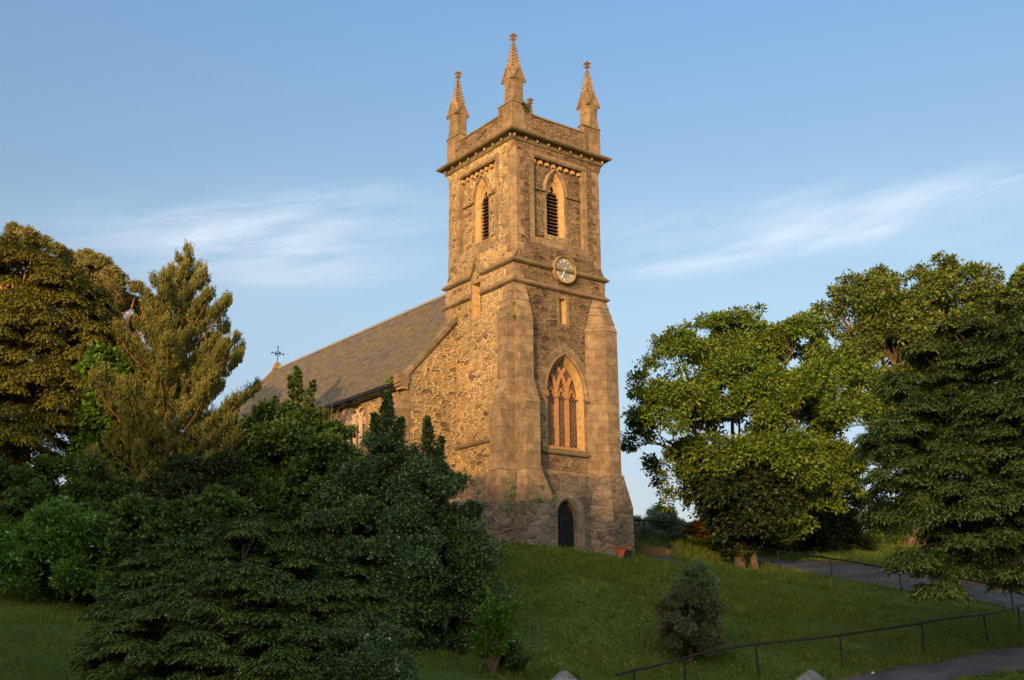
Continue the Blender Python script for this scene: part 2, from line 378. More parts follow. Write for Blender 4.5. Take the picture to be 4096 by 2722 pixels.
for p in ((18.6, 55, 3.15), (15.9, 60, 3.9), (22.5, 70, 5.46), (15.1, 63, 4.1), (23.5, 52, 1.85), (-14.9, 33, 1.07), (-11.1, 25, -.73), (-10.8, 29, -.13), (1, 33, -1.1), (-.4, 32, -.9), (11.4, 57, 3.38), (17.7, 40, -.24), (15.9, 36, -.84), (9.5, 35.3, -1.13), (12.8, 33.5, -1.2), (5.6, 37, -.72), (6.7, 56, 4.2), (6.05, 52, 3.55),
          (-5.5, 24, -1.25), (-4, 36, .4), (-10, 38, 1.9), (-18, 42, 2.5), (-14, 46, 3.2), (24, 47, .9), (24, 40, -.1), (22, 33, -1.1),
          (0, 0, -1.7), (0, 12, -1.75), (0, 24, -1.6), (8, 28, -1.6), (18, 26, -1.5), (-15, 12, -1.3), (-28, 12, -1.0), (28, 10, -1.7), (-30, 33, 1.6), (-30, 55, 4), (-32, 85, 4.2), (0, 80, 4.7), (20, 88, 5.5), (42, 80, 5.2), (42, 50, 1.6), (42, 30, -1.2), (0, -15, -1.7), (-28, -15, -1.4), (28, -15, -1.7), (3, 40.5, 1.15), (8, 42, 1.15), (12, 45, 1.1), (9.5, 50, 2.75), (14, 47, 1.45)): cp(p)
CA = np.array(ctrl); XY = CA[:, :2]
def tps(r2): return np.where(r2 > 1e-9, r2 * np.log(np.maximum(r2, 1e-9)), 0)
n_ = len(XY); K = tps(((XY[:, None] - XY[None]) ** 2).sum(2)) + np.eye(n_) * 4.0
A_ = np.zeros((n_ + 3, n_ + 3)); A_[:n_, :n_] = K; A_[:n_, n_] = 1; A_[:n_, n_ + 1:] = XY; A_[n_, :n_] = 1; A_[n_ + 1:, :n_] = XY.T
sol = np.linalg.solve(A_, np.concatenate([CA[:, 2], np.zeros(3)]))
def bumps(x, y): return (np.sin(x * .9 + 1.3 * np.sin(y * .5)) * np.cos(y * .8 + .7) * .05 + np.sin(x * 2.3 + y * 1.1) * np.sin(y * 2.1 - x * .7) * .025)
def H(x, y):
    x = np.asarray(x, float); y = np.asarray(y, float); xc = np.clip(x, -34, 46); yc = np.clip(y, -16, 92)
    q = np.stack([xc.ravel(), yc.ravel()], 1); r2 = ((q[:, None] - XY[None]) ** 2).sum(2)
    z = (tps(r2) @ sol[:n_] + sol[n_] + q @ sol[n_ + 1:]).reshape(x.shape)
    d = np.hypot(x - xc, y - yc); t = np.clip(d / 60, 0, 1); t = t * t * (3 - 2 * t)
    z = z * (1 - t) + (-3.0) * t + bumps(x, y) * (1 - t)
    s_ = y * .968 + x * .25          # unseen hill towards the evening sun, raised under the shading wood behind the camera
    z += 12.5 * np.exp(-((s_ + 95) / 34) ** 2) * (1 / (1 + np.exp(-(x + 190) / 15))) * (1 / (1 + np.exp((x - 150) / 15)))
    return z
def h1(x, y): return float(H(np.array([x]), np.array([y]))[0])

def grid_mesh(name, xs, ys, key, dz=0.):
    X, Y = np.meshgrid(xs, ys); Z = H(X, Y) + dz
    nx, ny = len(xs), len(ys); V = np.stack([X, Y, Z], 2).reshape(-1, 3).astype(np.float32)
    i = np.arange(nx * ny).reshape(ny, nx); q = np.stack([i[:-1, :-1], i[:-1, 1:], i[1:, 1:], i[1:, :-1]], 2).reshape(-1, 4)
    me = bpy.data.meshes.new(name); me.from_pydata(V.tolist(), [], q.tolist()); me.materials.append(M[key])
    me.polygons.foreach_set('use_smooth', [True] * len(me.polygons))
    o = bpy.data.objects.new(name, me); COL.objects.link(o); return o
def grass_mat():
    m, N, L, b, out = mat('grass_ground')
    tcn = N('ShaderNodeTexCoord'); P = tcn.outputs['Object']
    a = noise(N, L, P, .35, 4); c = noise(N, L, P, 9, 6, .75); d = noise(N, L, P, 2.2, 4)
    r1 = ramp(N, [(0, (.035, .055, .010)), (.45, (.06, .09, .016)), (.7, (.09, .11, .025)), (1, (.12, .12, .04))]); L(math_(N, L, 'ADD', math_(N, L, 'MULTIPLY', a.outputs['Fac'], .5), math_(N, L, 'MULTIPLY', d.outputs['Fac'], .5)), r1.inputs[0])
    col = mixc(N, L, 1.0, r1.outputs[0], maprange(N, L, c.outputs['Fac'], .3, .7, .6, 1.4), 'MULTIPLY')
    L(col, b.inputs['Base Color']); b.inputs['Roughness'].default_value = .9; b.inputs['Specular IOR Level'].default_value = .1
    bp = N('ShaderNodeBump'); bp.inputs['Strength'].default_value = .8; bp.inputs['Distance'].default_value = .08; L(c.outputs['Fac'], bp.inputs['Height']); L(bp.outputs[0], b.inputs['Normal'])
    return m
M['ground'] = grass_mat()
def asphalt_mat():
    m, N, L, b, out = mat('asphalt')
    tcn = N('ShaderNodeTexCoord'); P = tcn.outputs['Object']; a = noise(N, L, P, .8, 5); c = noise(N, L, P, 40, 4, .8)
    col = mixc(N, L, maprange(N, L, a.outputs['Fac'], .35, .65), (.038, .036, .042), (.08, .072, .074))
    pa = N('ShaderNodeTexVoronoi', feature='F1'); pa.inputs['Scale'].default_value = .35; L(P, pa.inputs['Vector']); ps = N('ShaderNodeSeparateColor'); L(pa.outputs['Color'], ps.inputs[0]); col = mixc(N, L, math_(N, L, 'MULTIPLY', math_(N, L, 'GREATER_THAN', ps.outputs[0], .75), .45), col, (.03, .028, .03))
    gr = noise(N, L, P, 6, 5, .7); col = mixc(N, L, math_(N, L, 'MULTIPLY', maprange(N, L, gr.outputs['Fac'], .60, .70), .5), col, (.11, .075, .05))
    col = mixc(N, L, 1.0, col, maprange(N, L, c.outputs['Fac'], .3, .7, .7, 1.3), 'MULTIPLY')
    v = N('ShaderNodeTexVoronoi', feature='DISTANCE_TO_EDGE'); v.inputs['Scale'].default_value = .45; L(P, v.inputs['Vector'])
    col = mixc(N, L, math_(N, L, 'MULTIPLY', maprange(N, L, v.outputs['Distance'], .0, .012, 1, 0), .5), col, (.02, .02, .02))
    L(col, b.inputs['Base Color']); b.inputs['Roughness'].default_value = .9
    bp = N('ShaderNodeBump'); bp.inputs['Strength'].default_value = .5; bp.inputs['Distance'].default_value = .01; L(c.outputs['Fac'], bp.inputs['Height']); L(bp.outputs[0], b.inputs['Normal'])
    return m
M['asphalt'] = asphalt_mat()
M['litterband'] = plain('leaf_litter_verge', (.10, .055, .03), .95, .5, 9, bump=.6)
M['earth'] = plain('brown_earth_step', (.13, .07, .04), .95, .4, 6, bump=.6)

xs = np.concatenate([np.linspace(-900, -60, 15), np.linspace(-57, -27, 13), np.arange(-26, 33, .45), np.linspace(34, 64, 13), np.linspace(75, 900, 15)])
ys = np.concatenate([np.linspace(-700, -160, 10), np.linspace(-150, -22, 26), np.linspace(-18, 14, 14), np.arange(15, 76, .45), np.linspace(78, 118, 16), np.linspace(135, 1200, 16)])
tag(grid_mesh('ground', xs, ys, 'ground'), kind='structure')

def catmull(pts, k=8):
    P = [np.array(p, float) for p in pts]; P = [2 * P[0] - P[1]] + P + [2 * P[-1] - P[-2]]; out = []
    for i in range(1, len(P) - 2):
        for t in np.linspace(0, 1, k, endpoint=False):
            a, b, c, d = P[i - 1:i + 3]; out.append(.5 * ((2 * b) + (-a + c) * t + (2 * a - 5 * b + 4 * c - d) * t * t + (-a + 3 * b - 3 * c + d) * t ** 3))
    out.append(P[-2]); return np.array(out)
def strip(name, left, right, key, dz, nx=8):
    """sheet between two edge lines, draped on the ground"""
    n = len(left); T = np.linspace(0, 1, nx + 1)
    G = left[:, None, :2] * (1 - T[None, :, None]) + right[:, None, :2] * T[None, :, None]
    jit = np.zeros(G.shape); jit[:, 0] = rng.normal(size=(n, 2)) * .035; jit[:, -1] = rng.normal(size=(n, 2)) * .035; G = G + jit
    Z = H(G[..., 0], G[..., 1]) + dz
    V = np.concatenate([G, Z[..., None]], 2).reshape(-1, 3); i = np.arange(n * (nx + 1)).reshape(n, nx + 1)
    q = np.stack([i[:-1, :-1], i[:-1, 1:], i[1:, 1:], i[1:, :-1]], 2).reshape(-1, 4)
    me = bpy.data.meshes.new(name); me.from_pydata(V.tolist(), [], q.tolist()); me.materials.append(M[key]); me.polygons.foreach_set('use_smooth', [True] * len(me.polygons))
    o = bpy.data.objects.new(name, me); COL.objects.link(o)
    # make the normals face up
    if me.polygons[0].normal.z < 0: me.flip_normals()
    return o
# upper path follows the rail on its far side, lower path its near side; they meet in the hairpin at the right
near_up = catmull([(22.6, 43.5), (21.3, 46.0), (20.4, 47.9), (18.7, 49.2), (16.8, 51.0), (15.3, 54.9), (13.7, 58.9), (11.7, 61.4), (9.3, 63.1), (6.8, 64.2), (3, 65.5)], 8)
far_up = catmull([(27.5, 45.0), (25.8, 49.0), (23.8, 51.5), (21.5, 52.9), (19.6, 54.2), (18.6, 57.0), (16.9, 60.6), (14.6, 63.8), (11.0, 65.9), (7.5, 67.2), (3.3, 68.6)], 8)
tag(strip('path', near_up, far_up, 'asphalt', .035), kind='structure')
up_lo = catmull([(0, 27.5), (4, 30.6), (8, 33.9), (10.5, 35.3), (13.6, 36.6), (17.4, 39.3), (20.2, 41.8), (22.6, 43.5)], 8)
lo_lo = catmull([(0, 24.0), (4, 26.8), (8, 29.6), (11.5, 32.4), (14.2, 34.0), (18.5, 36.0), (23.5, 39.2), (27.5, 45.0)], 8)
tag(strip('path', up_lo, lo_lo, 'asphalt', .035), kind='structure')
sp_a = catmull([(5.9, 50.2), (6.2, 52.0), (6.4, 53.5), (6.5, 55.2)], 6); sp_b = catmull([(8.4, 49.9), (8.0, 51.8), (7.7, 53.5), (7.6, 55.2)], 6)
tag(strip('path', sp_a, sp_b, 'asphalt', .035, 4), kind='structure')
def off_edge(E_, w0, w1, sgn):
    t = np.gradient(E_[:, :2], axis=0); t /= np.linalg.norm(t, axis=1, keepdims=True); nrm = np.stack([-t[:, 1], t[:, 0]], 1) * sgn
    return E_[:, :2] + nrm * w0, E_[:, :2] + nrm * w1
a_, b_ = off_edge(up_lo, -.04, .22, 1); tag(strip('verge', a_, b_, 'litterband', .02, 2), kind='structure')
a_, b_ = off_edge(far_up, -.3, .35, -1); tag(strip('verge', a_, b_, 'litterband', .045, 2), kind='structure')
PATHS = [(near_up, far_up), (up_lo, lo_lo), (sp_a, sp_b)]
def on_path(x, y):
    m = np.zeros(len(x), bool)
    for a, b in PATHS:
        poly = np.concatenate([a[:, :2], b[::-1, :2]]); n = len(poly); ins = np.zeros(len(x), bool)
        for i in range(n):
            x1, y1 = poly[i]; x2, y2 = poly[(i + 1) % n]
            c = ((y1 > y) != (y2 > y)) & (x < (x2 - x1) * (y - y1) / (y2 - y1 + 1e-12) + x1); ins ^= c
        m |= ins
    return m
# ------------------------------------------------------------------ church
BZ = 3.0
church = empty('church', (TO.x, TO.y, BZ), 'brown rubble stone church with square pinnacled clock tower and slate roofed nave', 'church', rz=math.pi / 2 - TA)
OFF = (0, 0, -BZ)
def part(mb, name, parent=church, **k):
    o = mb.build(name, parent, OFF if parent == church else (0, 0, 0), **k); return o
def FR(y0=0.): return lambda u, z, d=0.: (u, y0 + d, z)
def FL(x0=0.): return lambda u, z, d=0.: (x0 + d, u, z)
def panel(mb, F, outer, holes, key, d=0.):
    loops = [outer] + holes; V = [p for l in loops for p in l]
    tr = geometry.tessellate_polygon([[Vector((u, z, 0)) for u, z in l] for l in loops])
    for t in tr: mb.face([F(V[i][0], V[i][1], d) for i in t], key)
def reveal(mb, F, l0, d0, l1, d1, key):
    n = len(l0)
    for i in range(n):
        j = (i + 1) % n; mb.face([F(*l0[i], d0), F(*l0[j], d0), F(*l1[j], d1), F(*l1[i], d1)], key)
def rect(u0, u1, z0, z1): return [(u0, z0), (u0, z1), (u1, z1), (u1, z0)]
def arch_curve(c, hw, zs, za, n=9):
    h = za - zs; q = max((h * h - hw * hw) / (2 * hw), 0.0); r = hw + q; Lp = []
    a1 = math.atan2(h, -q) if q > 0 else math.pi / 2
    for k in range(n + 1):
        a = math.pi + (a1 - math.pi) * k / n; Lp.append((c + q + r * math.cos(a), zs + r * math.sin(a) * (1 if q > 0 else h / r)))
    Lp[-1] = (c, za)
    return Lp + [(2 * c - u, z) for u, z in reversed(Lp[:-1])]
def arch(c, hw, zb, zs, za, n=9): return [(c - hw, zb)] + arch_curve(c, hw, zs, za, n) + [(c + hw, zb)]
def sweep(mb, F, path, prof, key, closed=False):
    """profile points (in-plane offset to the left of travel, depth) carried along a path in the plane of a wall"""
    n = len(path); rings = []
    for i, (u, z) in enumerate(path):
        a = path[(i - 1) % n] if (closed or i > 0) else path[i]; b = path[(i + 1) % n] if (closed or i < n - 1) else path[i]
        t1 = Vector((u - a[0], z - a[1])); t2 = Vector((b[0] - u, b[1] - z))
        if t1.length < 1e-6: t1 = t2
        if t2.length < 1e-6: t2 = t1
        t1.normalize(); t2.normalize(); n1 = Vector((-t1.y, t1.x)); n2 = Vector((-t2.y, t2.x)); m = n1 + n2
        m = m / max(m.length_squared / 2, .3) if m.length > 1e-6 else n1
        rings.append([F(u + m.x * o, z + m.y * o, d) for o, d in prof])
    if closed: rings.append(rings[0])
    mb.loft(rings, key, caps=not closed)
def plan_sweep(mb, pts, prof, key, closed=False):
    n = len(pts); rings = []
    for i, (x, y) in enumerate(pts):
        a = pts[(i - 1) % n] if (closed or i > 0) else pts[i]; b = pts[(i + 1) % n] if (closed or i < n - 1) else pts[i]
        t1 = Vector((x - a[0], y - a[1])); t2 = Vector((b[0] - x, b[1] - y))
        if t1.length < 1e-6: t1 = t2
        if t2.length < 1e-6: t2 = t1
        t1.normalize(); t2.normalize(); n1 = Vector((t1.y, -t1.x)); n2 = Vector((t2.y, -t2.x)); m = n1 + n2; m = m / (m.length_squared / 2)
        rings.append([(x + m.x * o, y + m.y * o, z) for o, z in prof])
    if closed: rings.append(rings[0])
    mb.loft(rings, key, caps=not closed)
W = 5.3; C = 2.63
R0, L0 = FR(), FL()
# --- tower walls
t = MB()
ww = arch(2.8, 1.03, 7.95, 10.5, 12.12, 12); sl = rect(2.52, 2.92, 13.6, 14.78); sll = rect(2.52, 3.12, 14.12, 15.75)
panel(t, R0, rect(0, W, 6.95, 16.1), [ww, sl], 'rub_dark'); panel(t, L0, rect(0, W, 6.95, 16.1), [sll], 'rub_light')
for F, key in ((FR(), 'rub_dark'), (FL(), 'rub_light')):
    outer = [(0, 16.1), (0, 16.3), (.2, 16.6), (.2, 21.5), (0, 21.8), (0, 22.3), (W, 22.3), (W, 21.8), (W - .2, 21.5), (W - .2, 16.6), (W, 16.3), (W, 16.1)]
    hole = rect(1.2, 4.1, 17.42, 21.3) if F(1, 0)[1] == 0 else rect(1.33, 4.2, 17.42, 21.33)
    c = 2.6 if F(1, 0)[1] == 0 else 2.66
    panel(t, F, outer, [hole], key)
    reveal(t, F, hole, 0, hole, .22, 'dressed')
    wh = arch(c, .52, 17.8, 19.9, 20.88)
    panel(t, F, hole, [wh], key, .22)
for x, y, sx, sy in ((0, 0, 1, 1), (W, 0, -1, 1), (0, W, 1, -1), (W, W, -1, -1)):
    for z0, z1 in ((16.6, 21.5),): t.face([(x + .2 * sx, y, z0), (x, y + .2 * sy, z0), (x, y + .2 * sy, z1), (x + .2 * sx, y, z1)], 'dressed')
    t.face([(x, y, 16.3), (x + .2 * sx, y, 16.6), (x, y + .2 * sy, 16.6)], 'dressed'); t.face([(x, y, 21.8), (x + .2 * sx, y, 21.5), (x, y + .2 * sy, 21.5)], 'dressed')
for F in (lambda u, z, d=0.: (W - d, u, z), lambda u, z, d=0.: (u, W - d, z)):
    panel(t, F, rect(0, W, 2.5, 16.1), [], 'rub_dark')
    panel(t, F, [(0, 16.1), (0, 16.3), (.2, 16.6), (.2, 21.5), (0, 21.8), (0, 22.3), (W, 22.3), (W, 21.8), (W - .2, 21.5), (W - .2, 16.6), (W, 16.3), (W, 16.1)], [], 'rub_dark')
# plinth with battered top
dh = arch(2.58, .62, 2.5, 5.1, 5.86, 8)
P_ = FR(-.3); PL = FL(-.3)
panel(t, P_, rect(-.3, W + .3, 2.5, 6.15), [dh], 'rub_base'); panel(t, PL, rect(-.3, W, 2.5, 6.15), [], 'rub_base')
t.face([(W + .3, -.3, 2.5), (W + .3, W, 2.5), (W + .3, W, 6.15), (W + .3, -.3, 6.15)], 'rub_base')
rg = lambda o, z: [(-o, -o, z), (W + o, -o, z), (W + o, W, z), (-o, W, z)]
t.loft([rg(.3, 6.15), rg(.09, 6.82)], 'rub_base', False); t.loft([rg(.09, 6.82), rg(.11, 6.86), rg(.02, 7.0), rg(-.02, 7.02)], 'buttress', False)
tower = part(t, 'tower')
# quoins, one run for each visible corner
for corner in range(3):
    t = MB(); k = 0
    for zc in np.arange(7.0, 22.0, .37):
        a = .34 if k % 2 else .56; b = .56 if k % 2 else .34; k += 1
        o = .2 if 16.6 <= zc <= 21.3 else -.012
        if zc > 16.2 and not 16.6 <= zc <= 21.3: continue
        z0, z1 = zc, zc + .372
        if o > 0: a += .06; b += .06
        if corner == 0: t.box(o, a, -.012, .03, z0, z1, 'dressed'); t.box(-.0121, .03, max(o, .031), b, z0, z1, 'dressed')
        elif corner == 1 and zc > 15.2: t.box(W - a, W - o if o > 0 else W + .012, -.012, .03, z0, z1, 'dressed')
        elif corner == 2: t.box(-.012, .03, W - b, W - o if o > 0 else W + .012, z0, z1, 'dressed')
    part(t, 'quoin', tower)
# string courses, cornice, parapet
t = MB()
sp1 = [(0.0, 15.98), (.10, 16.02), (.17, 16.08), (.17, 16.12), (.02, 16.27), (-.02, 16.27)]
plan_sweep(t, [(0, 2.37), (0, 0), (W, 0), (W, W), (0, W), (0, 3.25)], sp1, 'cornice')
part(t, 'string_course', tower); t = MB()
sweep(t, L0, [(2.37, 16.10), (2.81, 16.88), (3.25, 16.10)], [(-.08, .02), (-.08, -.14), (0, -.17), (.1, -.02), (.1, .02)], 'cornice')
part(t, 'hood_mould', tower); t = MB()
sp2 = [(0.0, 15.04), (.10, 15.08), (.17, 15.14), (.17, 15.18), (.02, 15.34), (-.02, 15.34)]
plan_sweep(t, [(0, 2.44), (0, 0), (W, 0), (W, W), (0, W), (0, 3.2)], sp2, 'buttress')
part(t, 'string_course', tower); t = MB()
sweep(t, R0, [(1.36, 7.80), (4.22, 7.80)], [(-.10, .02), (-.08, -.10), (.0, -.15), (.10, -.02), (.1, .02)], 'cornice')
part(t, 'string_course', tower); t = MB()
sweep(t, L0, [(.75, 8.36), (4.4, 8.36)], [(-.10, .02), (-.08, -.10), (.0, -.15), (.12, -.02), (.12, .02)], 'cornice')
part(t, 'string_course', tower)
t = MB()
plan_sweep(t, [(0, 0), (W, 0), (W, W), (0, W)], [(-.02, 21.84), (.05, 21.86), (.09, 21.93), (.04, 21.99), (.04, 22.05), (.10, 22.08), (.30, 22.12), (.38, 22.17), (.40, 22.24), (.33, 22.30), (.06, 22.40), (-.02, 22.40)], 'cornice', True)
for i in range(9):
    u = .02 + i * (W - .04) / 8
    for px_, py_ in ((u, -.13), (-.13, u)):
        r_ = .065; p = [(px_ + r_ * math.cos(a) * .9, py_ + r_ * math.sin(a) * .9, 22.0) for a in np.linspace(0, 2 * math.pi, 7)[:-1]]
        t.loft([[(px_ + (q[0] - px_) * .5, py_ + (q[1] - py_) * .5, 21.93) for q in p], p, [(q[0], q[1], 22.05) for q in p], [(px_ + (q[0] - px_) * .6, py_ + (q[1] - py_) * .6, 22.1) for q in p]], 'dressed')
part(t, 'cornice', tower)
t = MB()
t.box(1.0, W - 1.0, 0.0, .34, 22.41, 23.30, 'rub_dark'); t.box(1.0, W - 1.0, W - .34, W, 22.41, 23.30, 'rub_dark')
t.box(0, .34, 1.0, W - 1.0, 22.41, 23.30, 'rub_dark'); t.box(W - .34, W, 1.0, W - 1.0, 22.41, 23.30, 'rub_dark')
for F in (lambda a, b: (a, b), lambda a, b: (b, a)):
    for q0, q1 in ((-.04, .38), (W - .38, W + .04)):
        (x0, y0), (x1, y1) = F(1.05, q0), F(W - 1.05, q1)
        t.box(min(x0, x1), max(x0, x1), min(y0, y1), max(y0, y1), 23.302, 23.38, 'cornice')
for sx, sy in ((0, 0), (1, 0), (0, 1), (1, 1)):
    fx = lambda v: W - v if sx else v
    fy = lambda v: W - v if sy else v
    def bx(x0, x1, y0, y1, z0, z1, key):
        a, b, c_, d_ = fx(x0), fx(x1), fy(y0), fy(y1); t.box(min(a, b), max(a, b), min(c_, d_), max(c_, d_), z0, z1, key)
    bx(0.001, 1.0, 0.001, .34, 22.41, 23.74, 'rub_dark'); bx(0.001, .34, .341, 1.0, 22.41, 23.739, 'rub_dark')
    bx(1.001, 1.06, -.01, .35, 22.42, 23.74, 'dressed'); bx(-.01, .35, 1.001, 1.06, 22.42, 23.74, 'dressed')
    bx(-.04, 1.10, -.04, .38, 23.742, 23.80, 'cornice'); bx(-.039, .38, .381, 1.10, 23.742, 23.80, 'cornice')
t.box(.3, W - .3, .3, W - .3, 22.42, 22.5, 'lead')
part(t, 'parapet', tower)
# buttresses
def rring(x0, x1, yf, z, back=.1): return [(x0, yf, z), (x1, yf, z), (x1, back, z), (x0, back, z)]
def swapxy(r): return [(y, x, z) for x, y, z in r]
def buttress(sw):
    t = MB(); rs = []
    def add(rings, key): t.loft([swapxy(r) for r in rings] if sw else rings, key)
    add([rring(-.29, 1.22, -1.1, 2.5), rring(-.29, 1.22, -1.1, 5.5)], 'rub_base')
    add([rring(-.29, 1.22, -1.11, 5.501), rring(.0, .76, -.80, 6.82), rring(-.02, .78, -.82, 6.86), rring(.0, .75, -.77, 7.0)], 'buttress')
    add([rring(.004, .74, -.76, 7.001), rring(.004, .74, -.76, 9.66)], 'buttress')
    def weather(z0, z1, p0, p1, w0, w1, n):
        for i in range(n):
            f0, f1 = i / n, (i + 1) / n; lip = .022
            pa = p0 + (p1 - p0) * f0 + lip; pb = p0 + (p1 - p0) * f1; wa = w0 + (w1 - w0) * f0; wb = w0 + (w1 - w0) * f1
            za, zb = z0 + (z1 - z0) * f0, z0 + (z1 - z0) * f1
            add([rring(.006 - .01, wa + .01, -pa, za + .001), rring(.006, wb, -pb, zb)], 'dressed')
    weather(9.66, 10.76, .76, .38, .75, .735, 3)
    add([rring(.005, .73, -.38, 10.761), rring(.005, .73, -.38, 13.45)], 'buttress')
    weather(13.45, 15.06, .38, .03, .735, .60, 4)
    return t
part(buttress(False), 'buttress', tower); part(buttress(True), 'buttress', tower)
t = MB()
def tring(a, z): return [(x, y, z) for x, y in a]
tb = [(3.80, .1), (3.80, -.302), (4.48, -1.0), (5.65, -1.0), (5.65, .1)]; tm = [(4.0, .1), (4.0, -.004), (4.62, -.68), (5.33, -.68), (5.33, .1)]
tt = [(4.5, .1), (4.5, -.02), (4.72, -.05), (5.305, -.05), (5.305, .1)]; lp = lambda a, b, f: [(p[0] + (q[0] - p[0]) * f, p[1] + (q[1] - p[1]) * f) for p, q in zip(a, b)]
t.loft([tring(tb, 2.5), tring(tb, 5.55), tring(lp(tb, tm, .75), 6.84)], 'rub_base')
t.loft([tring(lp(tb, tm, .75), 6.841), tring(lp(tb, tm, .7), 6.88), tring(lp(tb, tm, .97), 7.02)], 'buttress')
t.loft([tring(tm, 7.021), tring(tm, 13.45)], 'buttress')
for i in range(4):
    a = lp(tm, tt, i / 4); b = lp(tm, tt, (i + 1) / 4); a = [(p[0] + (.02 if j > 2 else -.02 if j < 2 else 0), p[1] - (.03 if j in (1, 2, 3) else 0)) for j, p in enumerate(a)]
    t.loft([tring(a, 13.451 + i * .4), tring(b, 13.85 + i * .4)], 'dressed')
part(t, 'stair_turret', tower)
# pinnacles
def pinnacle():
    t = MB(); h = .375; c = .10
    def oc(h, c, z): return [(-h + c, -h, z), (h - c, -h, z), (h, -h + c, z), (h, h - c, z), (h - c, h, z), (-h + c, h, z), (-h, h - c, z), (-h, -h + c, z)]
    t.loft([oc(.372, .03, 22.40), oc(.372, .03, 23.7), oc(.35, .10, 24.1), oc(.34, .10, 24.65), oc(.36, .05, 24.98)], 'pinnacle')
    for k in range(4):
        ca, sa = (1, 0, -1, 0)[k], (0, 1, 0, -1)[k]
        r = lambda x, y, z: (x * ca - y * sa, x * sa + y * ca, z)
        A = [(-.35, -.37, 24.95), (.35, -.37, 24.95), (.37, -.375, 25.02), (0, -.375, 25.62), (-.37, -.375, 25.02)]
        B = [(-.02, 0, 24.95), (.02, 0, 24.95), (.03, 0, 25.02), (0, -.10, 25.62), (-.03, 0, 25.02)]
        t.loft([[r(*p) for p in A], [r(*p) for p in B]], 'pinnacle')
        # raised gable moulding
        for s in (-1, 1):
            q = [(s * .43, -.42, 24.90), (s * .33, -.42, 24.88), (0, -.42, 25.52), (0, -.42, 25.70)]
            q2 = [(x, -.35, z) for x, _, z in q]; t.loft([[r(*p) for p in q], [r(*p) for p in q2]], 'pinnacle')
    t.loft([oc(.27, .06, 25.1), oc(.225, .055, 25.6), oc(.06, .015, 26.92), oc(.035, .01, 27.02)], 'pinnacle')
    o = t.build('pinnacle', church)
    t = MB()
    for k in range(4):
        a = math.pi / 4 + k * math.pi / 2; dx, dy = math.cos(a), math.sin(a); px_, py_ = -dy, dx
        for i in range(8):
            z = 25.68 + i * .165; rr = (.225 - (.165) * (z - 25.6) / 1.32) * 1.26; s_ = .056 - i * .0025
            base = [(dx * (rr - .03) + px_ * e * s_ * .6, dy * (rr - .03) + py_ * e * s_ * .6, z + g * s_) for e, g in ((-1, -1), (1, -1), (1, .4), (-1, .4))]
            mid = [(dx * (rr + s_ * .9) + px_ * e * s_ * .6, dy * (rr + s_ * .9) + py_ * e * s_ * .6, z + g * s_) for e, g in ((-1, -.1), (1, -.1), (1, 1.0), (-1, 1.0))]
            tip = [(dx * (rr + s_ * 1.7) + px_ * e * s_ * .3, dy * (rr + s_ * 1.7) + py_ * e * s_ * .3, z + g * s_) for e, g in ((-1, .1), (1, .1), (1, .7), (-1, .7))]
            t = MB(); t.loft([base, mid, tip], 'pinnacle'); t.build('crocket', o)
    t = MB()
    cc = lambda r_, z, n=8, st=0.: [(r_ * (1 + (st if k_ % 2 else 0)) * math.cos(2 * math.pi * k_ / n), r_ * (1 + (st if k_ % 2 else 0)) * math.sin(2 * math.pi * k_ / n), z) for k_ in range(n)]
    t.loft([cc(.045, 26.98), cc(.05, 27.06), cc(.10, 27.10, st=.3), cc(.13, 27.16, st=.6), cc(.07, 27.2), cc(.09, 27.26, st=.3), cc(.15, 27.33, st=.5), cc(.10, 27.39, st=.2), cc(.05, 27.40), cc(.06, 27.46), cc(.02, 27.5)], 'pinnacle')
    t.build('finial', o)
    return o
p0 = pinnacle(); p0.location = (.37, .37, -BZ)
for x, y, rz in ((W - .37, .37, 1), (.37, W - .37, 3), (W - .37, W - .37, 2)):
    c_ = p0.copy(); COL.objects.link(c_); c_.location = (x, y, -BZ + (.06 if rz != 2 else 0)); c_.rotation_euler = (0, 0, rz * math.pi / 2)
    for ch in p0.children:
        d_ = ch.copy(); COL.objects.link(d_); d_.parent = c_
